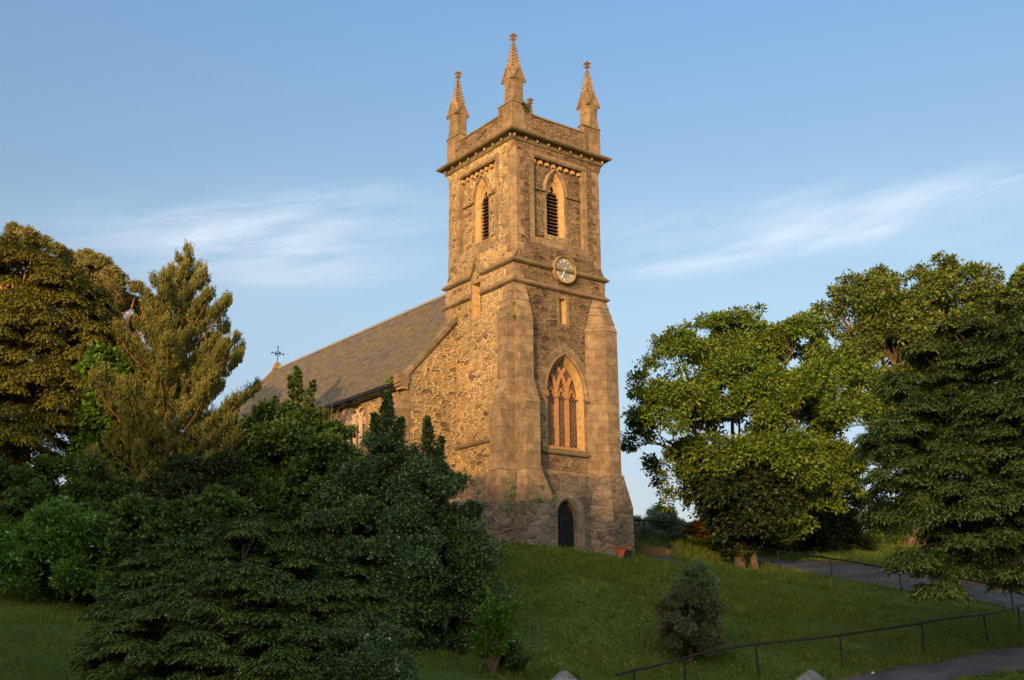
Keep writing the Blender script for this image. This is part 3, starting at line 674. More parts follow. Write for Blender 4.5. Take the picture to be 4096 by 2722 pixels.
# belfry openings
def belfry(F, c, hole):
    t = MB()
    outer = (hole[0] - .26, hole[1] + .24, hole[2] - .3, hole[3] + .26)
    panel(t, F, rect(*outer), [rect(*hole)], 'dressed', -.006); reveal(t, F, rect(*outer), .01, rect(*outer), -.006, 'dressed')
    sweep(t, F, [(hole[0] - .1, hole[3] + .10), (hole[1] + .1, hole[3] + .10)], [(-.06, 0), (-.05, -.05), (.05, -.05), (.09, 0)], 'dressed')
    for i in range(8):
        u = hole[0] + .10 + i * (hole[1] - hole[0] - .2) / 7
        a = F(u - .075, 0, .225); b = F(u + .075, 0, .08)
        t.box(min(a[0], b[0]), max(a[0], b[0]), min(a[1], b[1]), max(a[1], b[1]), hole[3] - .22, hole[3] - .06, 'warm')
    root = part(t, 'belfry_window')
    t = MB()   # moulded surround
    ap = arch(c, .52, 17.8, 19.9, 20.88); ai = arch(c, .38, 17.86, 19.9, 20.66)
    panel(t, F, arch(c, .68, 17.56, 19.9, 21.10), [ap], 'dressed', .212)
    reveal(t, F, ap, .21, ai, .42, 'warm'); reveal(t, F, ai, .42, ai, .62, 'warm')
    sweep(t, F, [(c - .62, 19.86)] + arch_curve(c, .60, 19.9, 21.0) + [(c + .62, 19.86)], [(.0, .22), (.0, .12), (.07, .10), (.13, .16), (.13, .22)], 'dressed')
    for u0, u1 in ((hole[0], c - .6), (c + .6, hole[1])):
        sweep(t, F, [(u0, 19.87), (u1, 19.87)], [(-.06, .22), (-.05, .13), (.02, .12), (.07, .22)], 'cornice')
    t.build('surround', root)
    t = MB()
    for i in range(13):
        z = 17.86 + i * .172
        hw = .375
        if z > 19.9: hw = .375 * max(0, 1 - ((z - 19.9) / .78) ** 1.5)
        if hw < .08: continue
        A = [F(c - hw, z, .47), F(c + hw, z, .47), F(c + hw, z + .025, .47), F(c - hw, z + .025, .47)]
        B = [F(c - hw, z + .11, .61), F(c + hw, z + .11, .61), F(c + hw, z + .135, .61), F(c - hw, z + .135, .61)]
        t = MB(); t.loft([A, B], 'louvre'); t.build('louvre_board', root)
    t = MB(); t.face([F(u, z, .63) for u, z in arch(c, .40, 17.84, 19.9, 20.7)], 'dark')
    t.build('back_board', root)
    t = MB()   # cusped head
    pf = [(-.035, .42), (.035, .42), (.035, .50), (-.035, .50)]
    for s in (-1, 1):
        pts = [(c + s * .37, 19.80), (c + s * .27, 19.98), (c + s * .12, 20.05), (c + s * .17, 20.17), (c + s * .07, 20.33), (c, 20.55)]
        sweep(t, F, pts, pf, 'warm')
        panel(t, F, [(c + s * .385, 19.85), (c + s * .30, 19.98), (c + s * .15, 20.07), (c + s * .20, 20.2), (c + s * .08, 20.36), (c + s * .03, 20.6), (c + s * .22, 20.4), (c + s * .34, 20.15)][::s], [], 'warm', .45)
    t.build('tracery', root)
belfry(R0, 2.6, (1.2, 4.1, 17.42, 21.3)); belfry(L0, 2.66, (1.33, 4.2, 17.42, 21.33))
# slits
for F, ho, dd in ((R0, (2.52, 2.92, 13.6, 14.78), .30), (L0, (2.52, 3.12, 14.12, 15.75), .32)):
    t = MB(); q = rect(*ho); qi = rect(ho[0] + .05, ho[1] - .09, ho[2] + .15, ho[3] - .08)
    panel(t, F, rect(ho[0] - .12, ho[1] + .16, ho[2] - .14, ho[3] + .14), [q], 'dressed', -.008)
    reveal(t, F, q, -.008, qi, dd, 'warm'); t.face([F(u, z, dd) for u, z in qi], 'warm')
    cx = (qi[0][0] + qi[2][0]) / 2
    t.face([F(u, z, dd - .004) for u, z in rect(cx - .07, cx + .07, qi[0][1] + .1, qi[1][1] - .15)], 'glass2')
    part(t, 'slit_window')
# clock
t = MB(); uc, zc = 2.79, 16.12; rad = .56
n = 48
cring = lambda r_, d_: [R0(uc + r_ * math.cos(2 * math.pi * k / n), zc + r_ * math.sin(2 * math.pi * k / n), d_) for k in range(n)]
rr = [cring(.66, .02), cring(.66, -.12), cring(.645, -.20), cring(.615, -.21), cring(.585, -.17), cring(.57, -.08)]
t.loft(rr, 'gold', False)
clock = part(t, 'clock', smooth=True)
t = MB(); t.face(cring(.575, -.085), 'clockface'); t.build('clock_face', clock)
t = MB(); Fz = FR(-.09)
def bar(u, z, ang, l, wd, key='cream', d0=0., th=.008):
    du, dz = math.sin(ang), math.cos(ang); nu, nz_ = dz, -du
    q = [(u - du * l / 2 - nu * wd / 2, z - dz * l / 2 - nz_ * wd / 2), (u + du * l / 2 - nu * wd / 2, z + dz * l / 2 - nz_ * wd / 2), (u + du * l / 2 + nu * wd / 2, z + dz * l / 2 + nz_ * wd / 2), (u - du * l / 2 + nu * wd / 2, z - dz * l / 2 + nz_ * wd / 2)]
    t.loft([[Fz(a, b, -d0) for a, b in q], [Fz(a, b, -d0 - th) for a, b in q]], key)
for k in range(60):
    a = k * math.pi / 30; bar(uc + .535 * math.sin(a), zc + .535 * math.cos(a), a, .045, .018)
t.build('minute_track', clock)
for k, s in enumerate(('XII', 'I', 'II', 'III', 'IIII', 'V', 'VI', 'VII', 'VIII', 'IX', 'X', 'XI')):
    t = MB(); a = k * math.pi / 6; wd = {'I': .034, 'V': .075, 'X': .075}; tot_ = sum(wd[c_] for c_ in s); x = -tot_ / 2
    for c_ in s:
        xc_ = x + wd[c_] / 2; x += wd[c_]
        pu = uc + .43 * math.sin(a) + xc_ * math.cos(a); pz = zc + .43 * math.cos(a) - xc_ * math.sin(a)
        if c_ == 'I': bar(pu, pz, a, .125, .017)
        elif c_ == 'X': bar(pu, pz, a + .42, .135, .018); bar(pu, pz, a - .42, .135, .012, th=.0085)
        else:
            for sg in (-1, 1):
                qu = pu + sg * .018 * math.cos(a); qz = pz - sg * .018 * math.sin(a); bar(qu, qz, a + sg * .30, .13, .018 if sg < 0 else .012, th=.008 if sg < 0 else .0085)
    t.build('numeral', clock)
for ang, l, wd, tail, dd in ((2 * math.pi * 8.56 / 12, .28, .035, .06, .02), (2 * math.pi * 33.7 / 60, .48, .028, .12, .034)):
    t = MB(); du, dz = math.sin(ang), math.cos(ang); nu, nz_ = dz, -du
    q = [(-tail, wd * .8), (0, wd), (l * .55, wd * .7), (l * .62, wd * 1.7), (l * .72, wd * .7), (l, .004), (l, -.004), (l * .72, -wd * .7), (l * .62, -wd * 1.7), (l * .55, -wd * .7), (0, -wd), (-tail, -wd * .8)]
    pts = [(uc + du * a + nu * b, zc + dz * a + nz_ * b) for a, b in q]
    t.loft([[Fz(a, b, -dd) for a, b in pts], [Fz(a, b, -dd - .012) for a, b in pts]], 'cream'); t.build('clock_hand', clock)
t = MB(); t.loft([[Fz(uc + .03 * math.cos(a), zc + .03 * math.sin(a), -.0) for a in np.linspace(0, 6.28, 9)[:-1]], [Fz(uc + .03 * math.cos(a), zc + .03 * math.sin(a), -.055) for a in np.linspace(0, 6.28, 9)[:-1]]], 'gold'); t.build('clock_hub', clock)

# traceried windows
def tracery_window(F, c, hw, zb, zs, za, mat_t, lights, dgl, glass, barw=.11):
    t = MB(); pf = lambda w_, d0, d1: [(-w_ / 2, d0), (w_ / 2, d0), (w_ / 2, d1), (-w_ / 2, d1)]
    h = za - zs; q = max((h * h - hw * hw) / (2 * hw), .001); r = hw + q
    def inside(u, z): return z <= zs and abs(u - c) < hw or (z > zs and math.hypot(u - (c + q), z - zs) < r and math.hypot(u - (c - q), z - zs) < r)
    lw = 2 * hw / lights; ms = [c - hw + lw * k for k in range(1, lights)]
    for m_ in ms: sweep(t, F, [(m_, zb), (m_, zs)], pf(barw, dgl - .12, dgl), mat_t)
    e = 0
    for m_ in [c - hw] + ms + [c + hw]:
        for sg in (1, -1):
            pts = []
            for k in range(0, 16):
                a = math.pi - k * .085; u = m_ + sg * (r + r * math.cos(a)); z = zs + r * math.sin(a)
                if not inside(u, z) and k > 0: break
                pts.append((u, z))
            if len(pts) > 2 and not (m_ == c - hw and sg == 1) and not (m_ == c + hw and sg == -1):
                e += 1; sweep(t, F, pts, pf(barw * .8, dgl - .10 - e * .002, dgl - .02), mat_t)
    # cusped light heads and the web of stone above them
    for k in range(lights):
        u0 = c - hw + lw * (k + .5); a = lw / 2 - barw * .45
        for zz, s_ in ((zs, 1.0), (zs + a * 1.75, .62)):
            for du in ((0,) if s_ == 1 else (-lw * .5, lw * .5)):
                uu = u0 + du; b = a * s_
                if not inside(uu, zz + b * 1.3): continue
                hp = [(uu - b, zz - b * .35), (uu - b * .95, zz + b * .15), (uu - b * .5, zz + b * .38), (uu - b * .62, zz + b * .75), (uu, zz + b * 1.6), (uu + b * .62, zz + b * .75), (uu + b * .5, zz + b * .38), (uu + b * .95, zz + b * .15), (uu + b, zz - b * .35)]
                sweep(t, F, hp, pf(.055, dgl - .08 - .003 * k - (.001 if s_ < 1 else 0), dgl - .01), mat_t)
    root = part(t, 'traceried_window')
    g = MB(); panel(g, F, arch(c, hw + .02, zb - .02, zs, za + .02, 12), [], glass, dgl); g.build('leaded_glass', root)
    return root
r_ = tracery_window(R0, 2.8, .90, 8.15, 10.35, 11.95, 'tracery', 3, .36, 'glass', .18)
t = MB()
ao = arch(2.8, 1.03, 7.95, 10.5, 12.12, 12); ai = arch(2.8, .90, 8.15, 10.45, 11.93, 12)
reveal(t, R0, ao, 0, ai, .36, 'warm')
t.build('reveal', r_)
t = MB(); sweep(t, R0, [(1.65, 10.35), (1.67, 10.5)] + arch_curve(2.8, 1.13, 10.55, 12.27, 12) + [(3.93, 10.5), (3.95, 10.35)], [(-.08, .0), (-.08, -.05), (.0, -.11), (.05, -.09), (.05, .0)], 'dressed')
for u in (1.66, 3.96):
    for (a, b, rr2) in ((0, 0, .10), (.03, -.1, .07)):
        cs = [R0(u + a + rr2 * math.cos(k), 10.32 + b + rr2 * math.sin(k), 0) for k in np.linspace(0, 6.28, 8)[:-1]]
        t.loft([cs, [(x, y - .14, z) for x, y, z in cs], [(u + a + (x - u - a) * .4, y - .19, 10.32 + b + (z - 10.32 - b) * .4) for x, y, z in cs]], 'dressed')
t.build('hood_mould', r_)
t = MB()   # voussoirs and jamb stones
ac = arch_curve(2.8, 1.20, 10.5, 12.38, 9); ao2 = arch_curve(2.8, 1.52, 10.5, 12.78, 9)
for i in range(len(ac) - 1):
    for f0, f1 in ((.02, .49), (.52, .98)):
        l_ = lambda p, q, f: (p[0] + (q[0] - p[0]) * f, p[1] + (q[1] - p[1]) * f); jj = rng.random() * .07
        q = [l_(ac[i], ac[i + 1], f0), l_(ac[i], ac[i + 1], f1), l_(ao2[i], ao2[i + 1], f1), l_(ao2[i], ao2[i + 1], f0)]
        q[2] = l_(q[2], q[1], jj * 2); q[3] = l_(q[3], q[0], jj * 2)
        t.loft([[R0(a, b, .02) for a, b in q], [R0(a, b, -.022) for a, b in q]], 'buttress')
for k in range(7):
    z0 = 7.98 + k * .36; e = .12 if k % 2 else .3
    panel(t, R0, rect(1.77 - e, 1.765, z0, z0 + .35), [], 'dressed', -.008); panel(t, R0, rect(3.835, 3.84 + e, z0, z0 + .35), [], 'dressed', -.008)
t.build('voussoir', r_)
t = MB(); t.loft([[R0(1.86, 7.96, .36), R0(1.86, 7.96, .0), R0(1.86, 8.02, .0), R0(1.86, 8.17, .34)], [R0(3.76, 7.96, .36), R0(3.76, 7.96, .0), R0(3.76, 8.02, .0), R0(3.76, 8.17, .34)]], 'tracery'); t.build('sill', r_)
t = MB()
for u0, u1, z0, z1 in ((1.93, 2.40, 8.22, 8.95), (3.20, 3.67, 8.22, 8.95)):
    t = MB(); sweep(t, R0, rect(u0, u1, z0, z1), [(-.012, .33), (.012, .33), (.012, .355), (-.012, .355)], 'louvre', True); t.build('opening_casement', r_)
t = MB(); sweep(t, R0, [(1.9, 10.28), (3.7, 10.28)], [(-.015, .22), (.015, .22), (.015, .235), (-.015, .235)], 'louvre')
t.build('glazing_bar', r_)
# door
t = MB(); do = dh; di = arch(2.58, .54, 2.5, 5.08, 5.74, 8)
reveal(t, P_, dh, 0, di, .12, 'pale'); reveal(t, P_, di, .12, di, .40, 'pale')
panel(t, P_, arch(2.58, .82, 2.5, 5.1, 6.07, 8), [dh], 'pale', -.008); sweep(t, P_, [(1.755, 2.5)] + arch_curve(2.58, .825, 5.1, 6.075, 8) + [(3.405, 2.5)], [(.0, .0), (.0, -.03), (.03, -.03), (.05, .0)], 'pale')
dr = part(t, 'doorway')
t = MB()
for i in range(7):
    u0 = 2.04 + i * .155; u1 = min(u0 + .150, 3.12)
    top = lambda u: next(z for z in np.arange(5.8, 4.9, -.01) if z < 5.08 or abs(u - 2.58) < .54 * (1 - ((z - 5.08) / .66) ** 1.6))
    a, b = top(u0), top(u1); q = [(u0, 2.6), (u0, a), ((u0 + u1) / 2, top((u0 + u1) / 2)), (u1, b), (u1, 2.6)]
    t.loft([[P_(u, z, .37) for u, z in q], [P_(u, z, .345 + .006 * (i % 2)) for u, z in q]], 'door')
t.face([P_(u, z, .385) for u, z in di], 'dark')
d0 = t.build('door', dr)
t = MB(); b0 = P_(2.95, 0, .30); t.box(2.72, 3.08, b0[1], b0[1] + .03, 4.32, 4.40, 'iron'); t.box(2.9, 2.98, b0[1] - .02, b0[1] + .02, 4.25, 4.47, 'iron'); t.build('bolt', d0)
for z in (3.55, 4.95): t = MB(); t.box(2.06, 2.8, -.3 + .325, -.3 + .345, z, z + .06, 'iron'); t.build('strap_hinge', d0)
# --- nave
RZ = lambda x: 14.40 + 1.12 * (x if x <= 2.65 else 5.3 - x)
t = MB(); NW = -2.75; NE = 8.05; Y0, Y1 = 4.4, 29.1
FW = FR(Y0); FS = FL(NW)
gab = [(NW, 2.5), (NW, RZ(NW) - .1), (2.65, RZ(2.65) - .1), (NE, RZ(NE) - .1), (NE, 2.5)]
panel(t, FW, gab, [], 'rub_light'); panel(t, FR(Y1), gab, [], 'rub_light')
wins = [(8.78, 1.0), (13.6, 1.0), (18.4, 1.0), (23.2, 1.0)]
panel(t, FS, rect(Y0, Y1, 2.5, 11.2), [arch(c_, 1.02, 6.6, 9.75, 10.93, 9) for c_, _ in wins], 'rub_light')
panel(t, FL(NE), rect(Y0, Y1, 2.5, 11.2), [], 'rub_light')
nave = part(t, 'nave_wall')
t = MB()
for k in range(23):
    z0 = 3 + k * .36; a = .5 if k % 2 else .32; b = .32 if k % 2 else .5
    if z0 > 10.9: break
    t.box(NW - .012, NW + a, Y0 - .012, Y0 + .02, z0, z0 + .352, 'dressed'); t.box(NW - .0121, NW + .02, Y0 + .021, Y0 + b, z0, z0 + .352, 'dressed')
t.build('quoin', nave)
t = MB()
t.loft([[(NW - .9, Y0 + .03, 2.5), (NW + .1, Y0 + .03, 2.5), (NW + .1, Y0 + .75, 2.5), (NW - .9, Y0 + .75, 2.5)], [(NW - .9, Y0 + .03, 9.3), (NW + .1, Y0 + .03, 9.3), (NW + .1, Y0 + .75, 9.3), (NW - .9, Y0 + .75, 9.3)], [(NW - .02, Y0 + .03, 10.35), (NW + .1, Y0 + .03, 10.35), (NW + .1, Y0 + .75, 10.35), (NW - .02, Y0 + .75, 10.35)]], 'dressed')
t.build('buttress', nave)
for c_, _ in wins:
    rt_ = tracery_window(FS, c_, .86, 6.75, 9.75, 10.75, 'nave_tracery', 3, .22, 'glass2', .12)
    t = MB(); reveal(t, FS, arch(c_, 1.02, 6.6, 9.75, 10.93, 9), 0, arch(c_, .86, 6.75, 9.75, 10.75, 9), .22, 'nave_tracery')
    panel(t, FS, arch(c_, 1.25, 6.4, 9.75, 11.16, 9), [arch(c_, 1.02, 6.6, 9.75, 10.93, 9)], 'dressed', -.01)
    t.build('surround', rt_)
t = MB()
for s in (0, 1):
    X = lambda x: x if s == 0 else 5.3 - x
    q = [(X(-3.05), Y0 + .2, RZ(-3.05)), (X(2.65), Y0 + .2, RZ(2.65)), (X(2.65), Y1 + .1, RZ(2.65)), (X(-3.05), Y1 + .1, RZ(-3.05))]
    if s: q = [(a + .002, b, c) for a, b, c in q]
    dn = [(a, b, c - .1) for a, b, c in q]
    t.hexa(dn + q, 'slate')
roof = part(t, 'nave_roof')
t = MB()
for k in range(52):
    y = Y0 + .9 + k * .46 + .005; t.loft([[(2.65 - .17, y, 17.22), (2.65, y, 17.44), (2.65 + .17, y, 17.22)], [(2.65 - .17, y + .45, 17.22 + .004 * (k % 3)), (2.65, y + .45, 17.44 + .006 * (k % 2)), (2.65 + .17, y + .45, 17.22)]], 'lead')
t.build('ridge_tile', roof)
for ya, yb in ((4.28, 4.78), (28.9, 29.4)):
    for s in (0, 1):
        t = MB(); X = lambda x: x if s == 0 else 5.3 - x
        n_c = 9
        for i in range(n_c):
            xa = -2.95 + i * 5.6 / n_c; xb = xa + 5.6 / n_c - .012
            if ya < 5 and xb > .02 and s == 0: xb = min(xb, .02)
            if ya < 5 and xb > -.02 and s == 1: xb = min(xb, -.02)
            if xa >= xb: continue
            q = [(X(xa), ya, RZ(xa) - .07), (X(xb), ya, RZ(xb) - .07), (X(xb), yb, RZ(xb) - .07), (X(xa), yb, RZ(xa) - .07)]
            t.hexa(q + [(a, b, c + .22) for a, b, c in q], 'cornice' if i % 3 else 'dressed')
        a, b = sorted((X(-3.12), X(-2.62)))
        t.box(a, b, ya - .03, yb + .02, 11.0, 11.42, 'dressed'); t.box(a + .06, b - .02, ya - .01, yb, 10.86, 11.01, 'dressed'); t.box(a + .14, b - .04, ya, yb - .02, 10.72, 10.87, 'dressed')
        part(t, 'gable_coping')
t = MB(); t.loft([[(2.4, 28.85, 17.3), (2.9, 28.85, 17.3), (2.9, 29.45, 17.3), (2.4, 29.45, 17.3)], [(2.5, 29.0, 17.75), (2.8, 29.0, 17.75), (2.8, 29.3, 17.75), (2.5, 29.3, 17.75)]], 'dressed')
part(t, 'apex_stone')
t = MB(); cx, cy = 2.65, 29.15
t.tube([(cx, cy, 17.7), (cx, cy, 18.85)], .022, 'iron', 6)
t.box(cx - .02, cx + .02, cy - .42, cy + .42, 18.38, 18.42, 'iron')
t.box(cx - .42, cx + .42, cy - .018, cy + .018, 18.381, 18.419, 'iron')
for s in (-1, 1):
    for a in (.16, .42):
        t.box(cx + s * a - .03, cx + s * a + .03, cy - .025, cy + .025, 18.34, 18.46, 'iron')
    for a, z in ((.16, 18.24), (.16, 18.56)): t.tube([(cx + s * .03, cy, z), (cx + s * a * .6, cy, z + .0), (cx + s * a, cy, z + (.1 if z < 18.4 else -.1))], .015, 'iron', 5)
t.box(cx - .03, cx + .03, cy - .03, cy + .03, 18.78, 18.9, 'iron')
part(t, 'iron_cross')
t = MB(); t.box(-3.17, -3.02, 4.8, 28.9, 10.93, 11.08, 'black'); t.box(-3.0, -2.76, 4.8, 28.9, 10.80, 10.90, 'black')
gt = part(t, 'gutter')
t = MB(); t.tube([(-3.08, 5.98, 10.95), (-2.98, 5.98, 10.7), (-2.86, 5.98, 10.55), (-2.86, 5.98, 3.6)], .055, 'black', 8); t.box(-3.17, -2.9, 5.86, 6.1, 10.7, 10.92, 'black'); t.build('downpipe', gt)
# two drain pipe stubs by the plinth
for p_, q_ in (((-1.0, 2.2, 5.55), (-1.5, 2.0, 5.5)), ((-1.0, 2.75, 5.75), (-1.45, 2.6, 5.72))): t = MB(); t.tube([(-.25, p_[1] + .2, p_[2]), p_, q_], .07, 'lead', 8); part(t, 'drain_pipe')
# ------------------------------------------------------------------ vegetation
def nrm(a): return a / (np.linalg.norm(a, axis=1, keepdims=True) + 1e-9)
def sub_lobes(lobes, dens, rs=(.26, .42), up_bias=-.35, smin=.13):
    """small clumps sitting on the surface of each big lobe; lobes = (x,y,z,r)"""
    out = []
    for x, y, z, r in lobes:
        n = max(7, int(dens * r * r)); d = unit(n * 3); d = d[d[:, 2] > up_bias + rng.random(len(d)) * .3 - .15][:n]
        rr = r * (rng.uniform(.55, .95, len(d)) + .10 * np.sin(d[:, 0] * 5 + x) * np.cos(d[:, 1] * 4 + z))[:, None]
        c = np.array([x, y, z]) + d * rr * np.array([1, 1, .92]); s = np.maximum(r * rng.uniform(*rs, len(d)), smin)
        out.append(np.concatenate([c, np.minimum(s, 1.15)[:, None], d], 1))
    return np.concatenate(out)
def cull(P, lobes, k=.62):
    m = np.ones(len(P), bool)
    for x, y, z, r in lobes:
        if r > .5: m &= ((P - np.array([x, y, z])) ** 2).sum(1) > (k * r) ** 2
    return m
def gnd(P, off=.05):
    return P[:, 2] > H(P[:, 0], P[:, 1]) + off
def broad(name, key, parent, off, lobes, n, ln, wd, dens=3.2, rs=(.24, .40), rc=.16, per=7, up_bias=-.45, droop=.25, shell=.55, cl=.55, blockers=1.0):
    S = sub_lobes(lobes, dens, rs, up_bias); w_ = S[:, 3] ** 2; idx = rng.choice(len(S), n // per, p=w_ / w_.sum())
    tilt = nrm(S[:, 4:7] * np.array([1, 1, .4]) + unit(len(S)) * .4)[idx]        # each spray of twigs leans its own way
    d = unit(len(idx)); d = d + tilt * (rng.random((len(idx), 1)) * .9)
    c = S[idx, :3] + d * (S[idx, 3] * (.25 + .95 * rng.random(len(idx)) ** .6))[:, None] * np.array([1.1, 1.1, .75])
    out_ = nrm(d + S[idx, 4:7] * .5 + np.array([0, 0, .25]))
    keep = cull(c, lobes, cl) & gnd(c); c, out_ = c[keep], out_[keep]
    cr_ = np.repeat(rng.random(len(c)), per)
    P = np.repeat(c, per, 0); O = np.repeat(out_, per, 0)
    t_ = nrm(unit(len(P)) + O * .7); P = P + t_ * rng.random((len(P), 1)) * rc
    D = nrm(t_ * .9 + O * .4 - np.array([0, 0, droop])); Nn = nrm(O * .5 + np.array([0, 0, .5]) + unit(len(P)) * .7)
    Lv = Leaves(); k_ = rng.uniform(.6, 1.3, len(P)); Lv.add(P, D, Nn, ln * k_, wd * k_, np.clip(cr_ * .6 + rng.random(len(P)) * .4, 0, 1))
    if blockers:  # large dark inner leaves, added to block light and deepen the crown's shade
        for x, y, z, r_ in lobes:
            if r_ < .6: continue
            m_ = int(70 * r_ * r_ * blockers); q = np.array([x, y, z]) + unit(m_) * (r_ * .46 * rng.random((m_, 1)) ** .4); q = q[gnd(q, .2)]
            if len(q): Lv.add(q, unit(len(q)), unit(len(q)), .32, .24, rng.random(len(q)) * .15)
    Lv.build(name, key, parent, off); return S
def sprays(name, key, parent, off, lobes, n, dens=3.0, rs=(.24, .40), sl=.5, per=22, ln=.12, wd=.035, up_bias=-.2, droop=.5, flat=.45, cl=.6, smin=.2):
    """conifer fans: a drooping twig with leaflets on both sides, gathered in layered pads"""
    S = sub_lobes(lobes, dens, rs, up_bias, smin); w_ = S[:, 3] ** 2; idx = rng.choice(len(S), n, p=w_ / w_.sum())
    d = unit(n); d[:, 2] = np.abs(d[:, 2]) * .5 - .08; d = nrm(d + S[idx, 4:7] * np.array([.8, .8, .1]))
    c = S[idx, :3] + d * np.array([1, 1, flat]) * (S[idx, 3] * rng.uniform(.0, 1.0, n))[:, None]
    keep = cull(c, lobes, cl) & gnd(c, -.2); c, d, lift = c[keep], d[keep], S[idx, 3][keep]; n = len(c)
    hz = d.copy(); hz[:, 2] = hz[:, 2] * .35 + .08; hz = nrm(hz)
    side = nrm(np.cross(hz, np.array([0, 0, 1.0]) + unit(n) * .25)); L_ = sl * rng.uniform(.6, 1.2, n)
    tt = rng.random((n, per)); sg = rng.choice([-1, 1], (n, per)); tw = (rng.random((n, per)) ** 1.0)
    wdt = (1 - tt) * .42 + .06
    P = c[:, None] + hz[:, None] * (tt * L_[:, None])[..., None] + side[:, None] * (sg * tw * wdt * L_[:, None])[..., None]
    P[..., 2] -= droop * (tt ** 2) * L_[:, None] * .8 + (tw * wdt) ** 1.5 * L_[:, None] * droop * .8
    D = hz[:, None] * .8 + side[:, None] * (sg * .6)[..., None] + np.array([0, 0, -1]) * (droop * (tt + .2))[..., None] * .8
    D = D.reshape(-1, 3) + unit(n * per) * .18; P = P.reshape(-1, 3)
    Nn = nrm(np.array([0, 0, 1.0]) + unit(len(P)) * .35)
    r_ = np.clip(np.repeat(rng.random(n), per) * .4 + (tt.ravel()) * .35 + rng.random(len(P)) * .25, 0, 1)
    Lv = Leaves(); k_ = rng.uniform(.7, 1.3, len(P)); Lv.add(P, nrm(D), Nn, ln * k_, wd * k_, r_, fold=.1)
    Lv.build(name, key, parent, off); return S
def limbs(name, key, parent, off, base, tops, r0, fork=.45, subs=None, nsub=0, wig=.06, flare=1.5):
    mb = MB(); base = Vector(base); tops = [Vector(t_) for t_ in tops]
    cen = sum(tops, Vector()) / len(tops); zf = base.z + (max(t_.z for t_ in tops) - base.z) * fork
    fk = Vector((base.x + (cen.x - base.x) * .35, base.y + (cen.y - base.y) * .35, zf))
    o = Vector(off)
    tr = [base - Vector((0, 0, .4)), base + Vector((0, 0, .15)), base.lerp(fk, .3) + Vector((wig, 0, 0)), base.lerp(fk, .65) - Vector((wig, 0, 0)), fk]
    mb.tube([p - o for p in tr], [r0 * flare, r0 * flare * .85, r0, r0 * .9, r0 * .75], key, 10)
    for t_ in tops:
        st = base.lerp(fk, random.uniform(.6, 1.0)); mid = st.lerp(t_, .5) + Vector((random.uniform(-.3, .3), random.uniform(-.3, .3), (t_ - st).length * .10))
        ln_ = (t_ - st).length; pts = [st, st.lerp(mid, .5) + Vector((random.uniform(-.1, .1), 0, .05)), mid, mid.lerp(t_, .6) + Vector((random.uniform(-.15, .15), 0, 0)), t_]
        rr = r0 * .5; mb.tube([p - o for p in pts], [rr, rr * .75, rr * .5, rr * .3, rr * .12], key, 6)
    if subs is not None and nsub:
        for i in rng.choice(len(subs), min(nsub, len(subs)), replace=False):
            p = Vector(subs[i, :3]); t_ = min(tops, key=lambda q: (q - p).length); st = t_.lerp(fk, random.uniform(.0, .5)); mid = st.lerp(p, .5) + Vector((random.uniform(-.15, .15), random.uniform(-.15, .15), .15))
            mb.tube([st - o, mid - o, p - o], [r0 * .14, r0 * .10, r0 * .04], key, 4, False)
    return mb.build(name, parent, smooth=True)
def leader(parent, name, key, pts_px, w0, n, ln, wd, bark='bark_dark'):
    """a pointed shoot: an upright stem with side twigs that shorten to the tip"""
    a, b_ = atd(*pts_px[0]), atd(*pts_px[1]); o = parent.location; Lv = Leaves(); mb = MB(); mb.tube([a - o, a.lerp(b_, .5) - o, b_ - o], [.035, .02, .006], bark, 5)
    for i in range(int(n / 26)):
        f = (i + .5) / (n / 26); f = f ** .9; c = a.lerp(b_, f); th = i * 2.4; R_ = w0 * (1.05 - f) * random.uniform(.7, 1.2) + .05; d = Vector((math.cos(th), math.sin(th), .75)).normalized(); e_ = c + d * R_
        mb.tube([c - o, e_ - o], [.010, .004], bark, 3, False); t_ = rng.random(26)[:, None] ** .7; P = np.array(c) + np.array(e_ - c) * t_ + unit(26) * .03
        Lv.add(P, nrm(unit(26) + np.array(d) * .9), nrm(unit(26) * .7 + np.array([0, 0, .8])), ln * rng.uniform(.7, 1.2, 26), wd)
    Lv.build(name, key, parent, tuple(o)); mb.build('stem', parent)
def lob(Ls, dy=0):
    """(photo x, photo y, distance, radius in photo px) -> real centre and radius"""
    out = []
    for x, y, Y, r in Ls:
        p = atd(x, y, Y); out.append((p.x, p.y, p.z, r * Y / 2551))
    return out
def base_at(dx, Y, dy=1300):
    p = atd(dx, dy, Y); return Vector((p.x, p.y, h1(p.x, p.y)))
GREEN = lambda a, b, c: [(0, a), (.5, b), (1, c)]
M['lf_oak'] = leafmat('oak_leaves', GREEN((0.05, 0.085, 0.012), (0.11, 0.17, 0.022), (0.2, 0.25, 0.045)), .25, .2, gain=(0.98, 0.95, 0.85))
M['lf_oak2'] = leafmat('tall_oak_leaves', GREEN((0.05, 0.078, 0.016), (0.095, 0.13, 0.025), (0.17, 0.19, 0.045)), .2, .2, gain=(.95, .95, .9))
M['lf_yewR'] = leafmat('dark_conifer_needles', GREEN((0.035, 0.052, 0.016), (0.068, 0.095, 0.024), (0.12, 0.145, 0.04)), .1, .1, gain=(1.7, 1.55, 1.3))
M['lf_yewL'] = leafmat('olive_cypress_sprays', GREEN((0.06, 0.066, 0.014), (0.14, 0.125, 0.022), (0.22, 0.18, 0.035)), .12, .1, gain=(1.0, 1.02, .9))
M['lf_pineb'] = leafmat('brown_green_pine_needles', GREEN((0.07, 0.075, 0.03), (0.13, 0.12, 0.045), (0.19, 0.18, 0.07)), .1, .1)
M['lf_pine'] = leafmat('pine_needles', GREEN((0.06, 0.075, 0.022), (0.12, 0.135, 0.035), (0.3, 0.3, 0.1)), .12, .15, gain=(1.0, 0.85, 0.7))
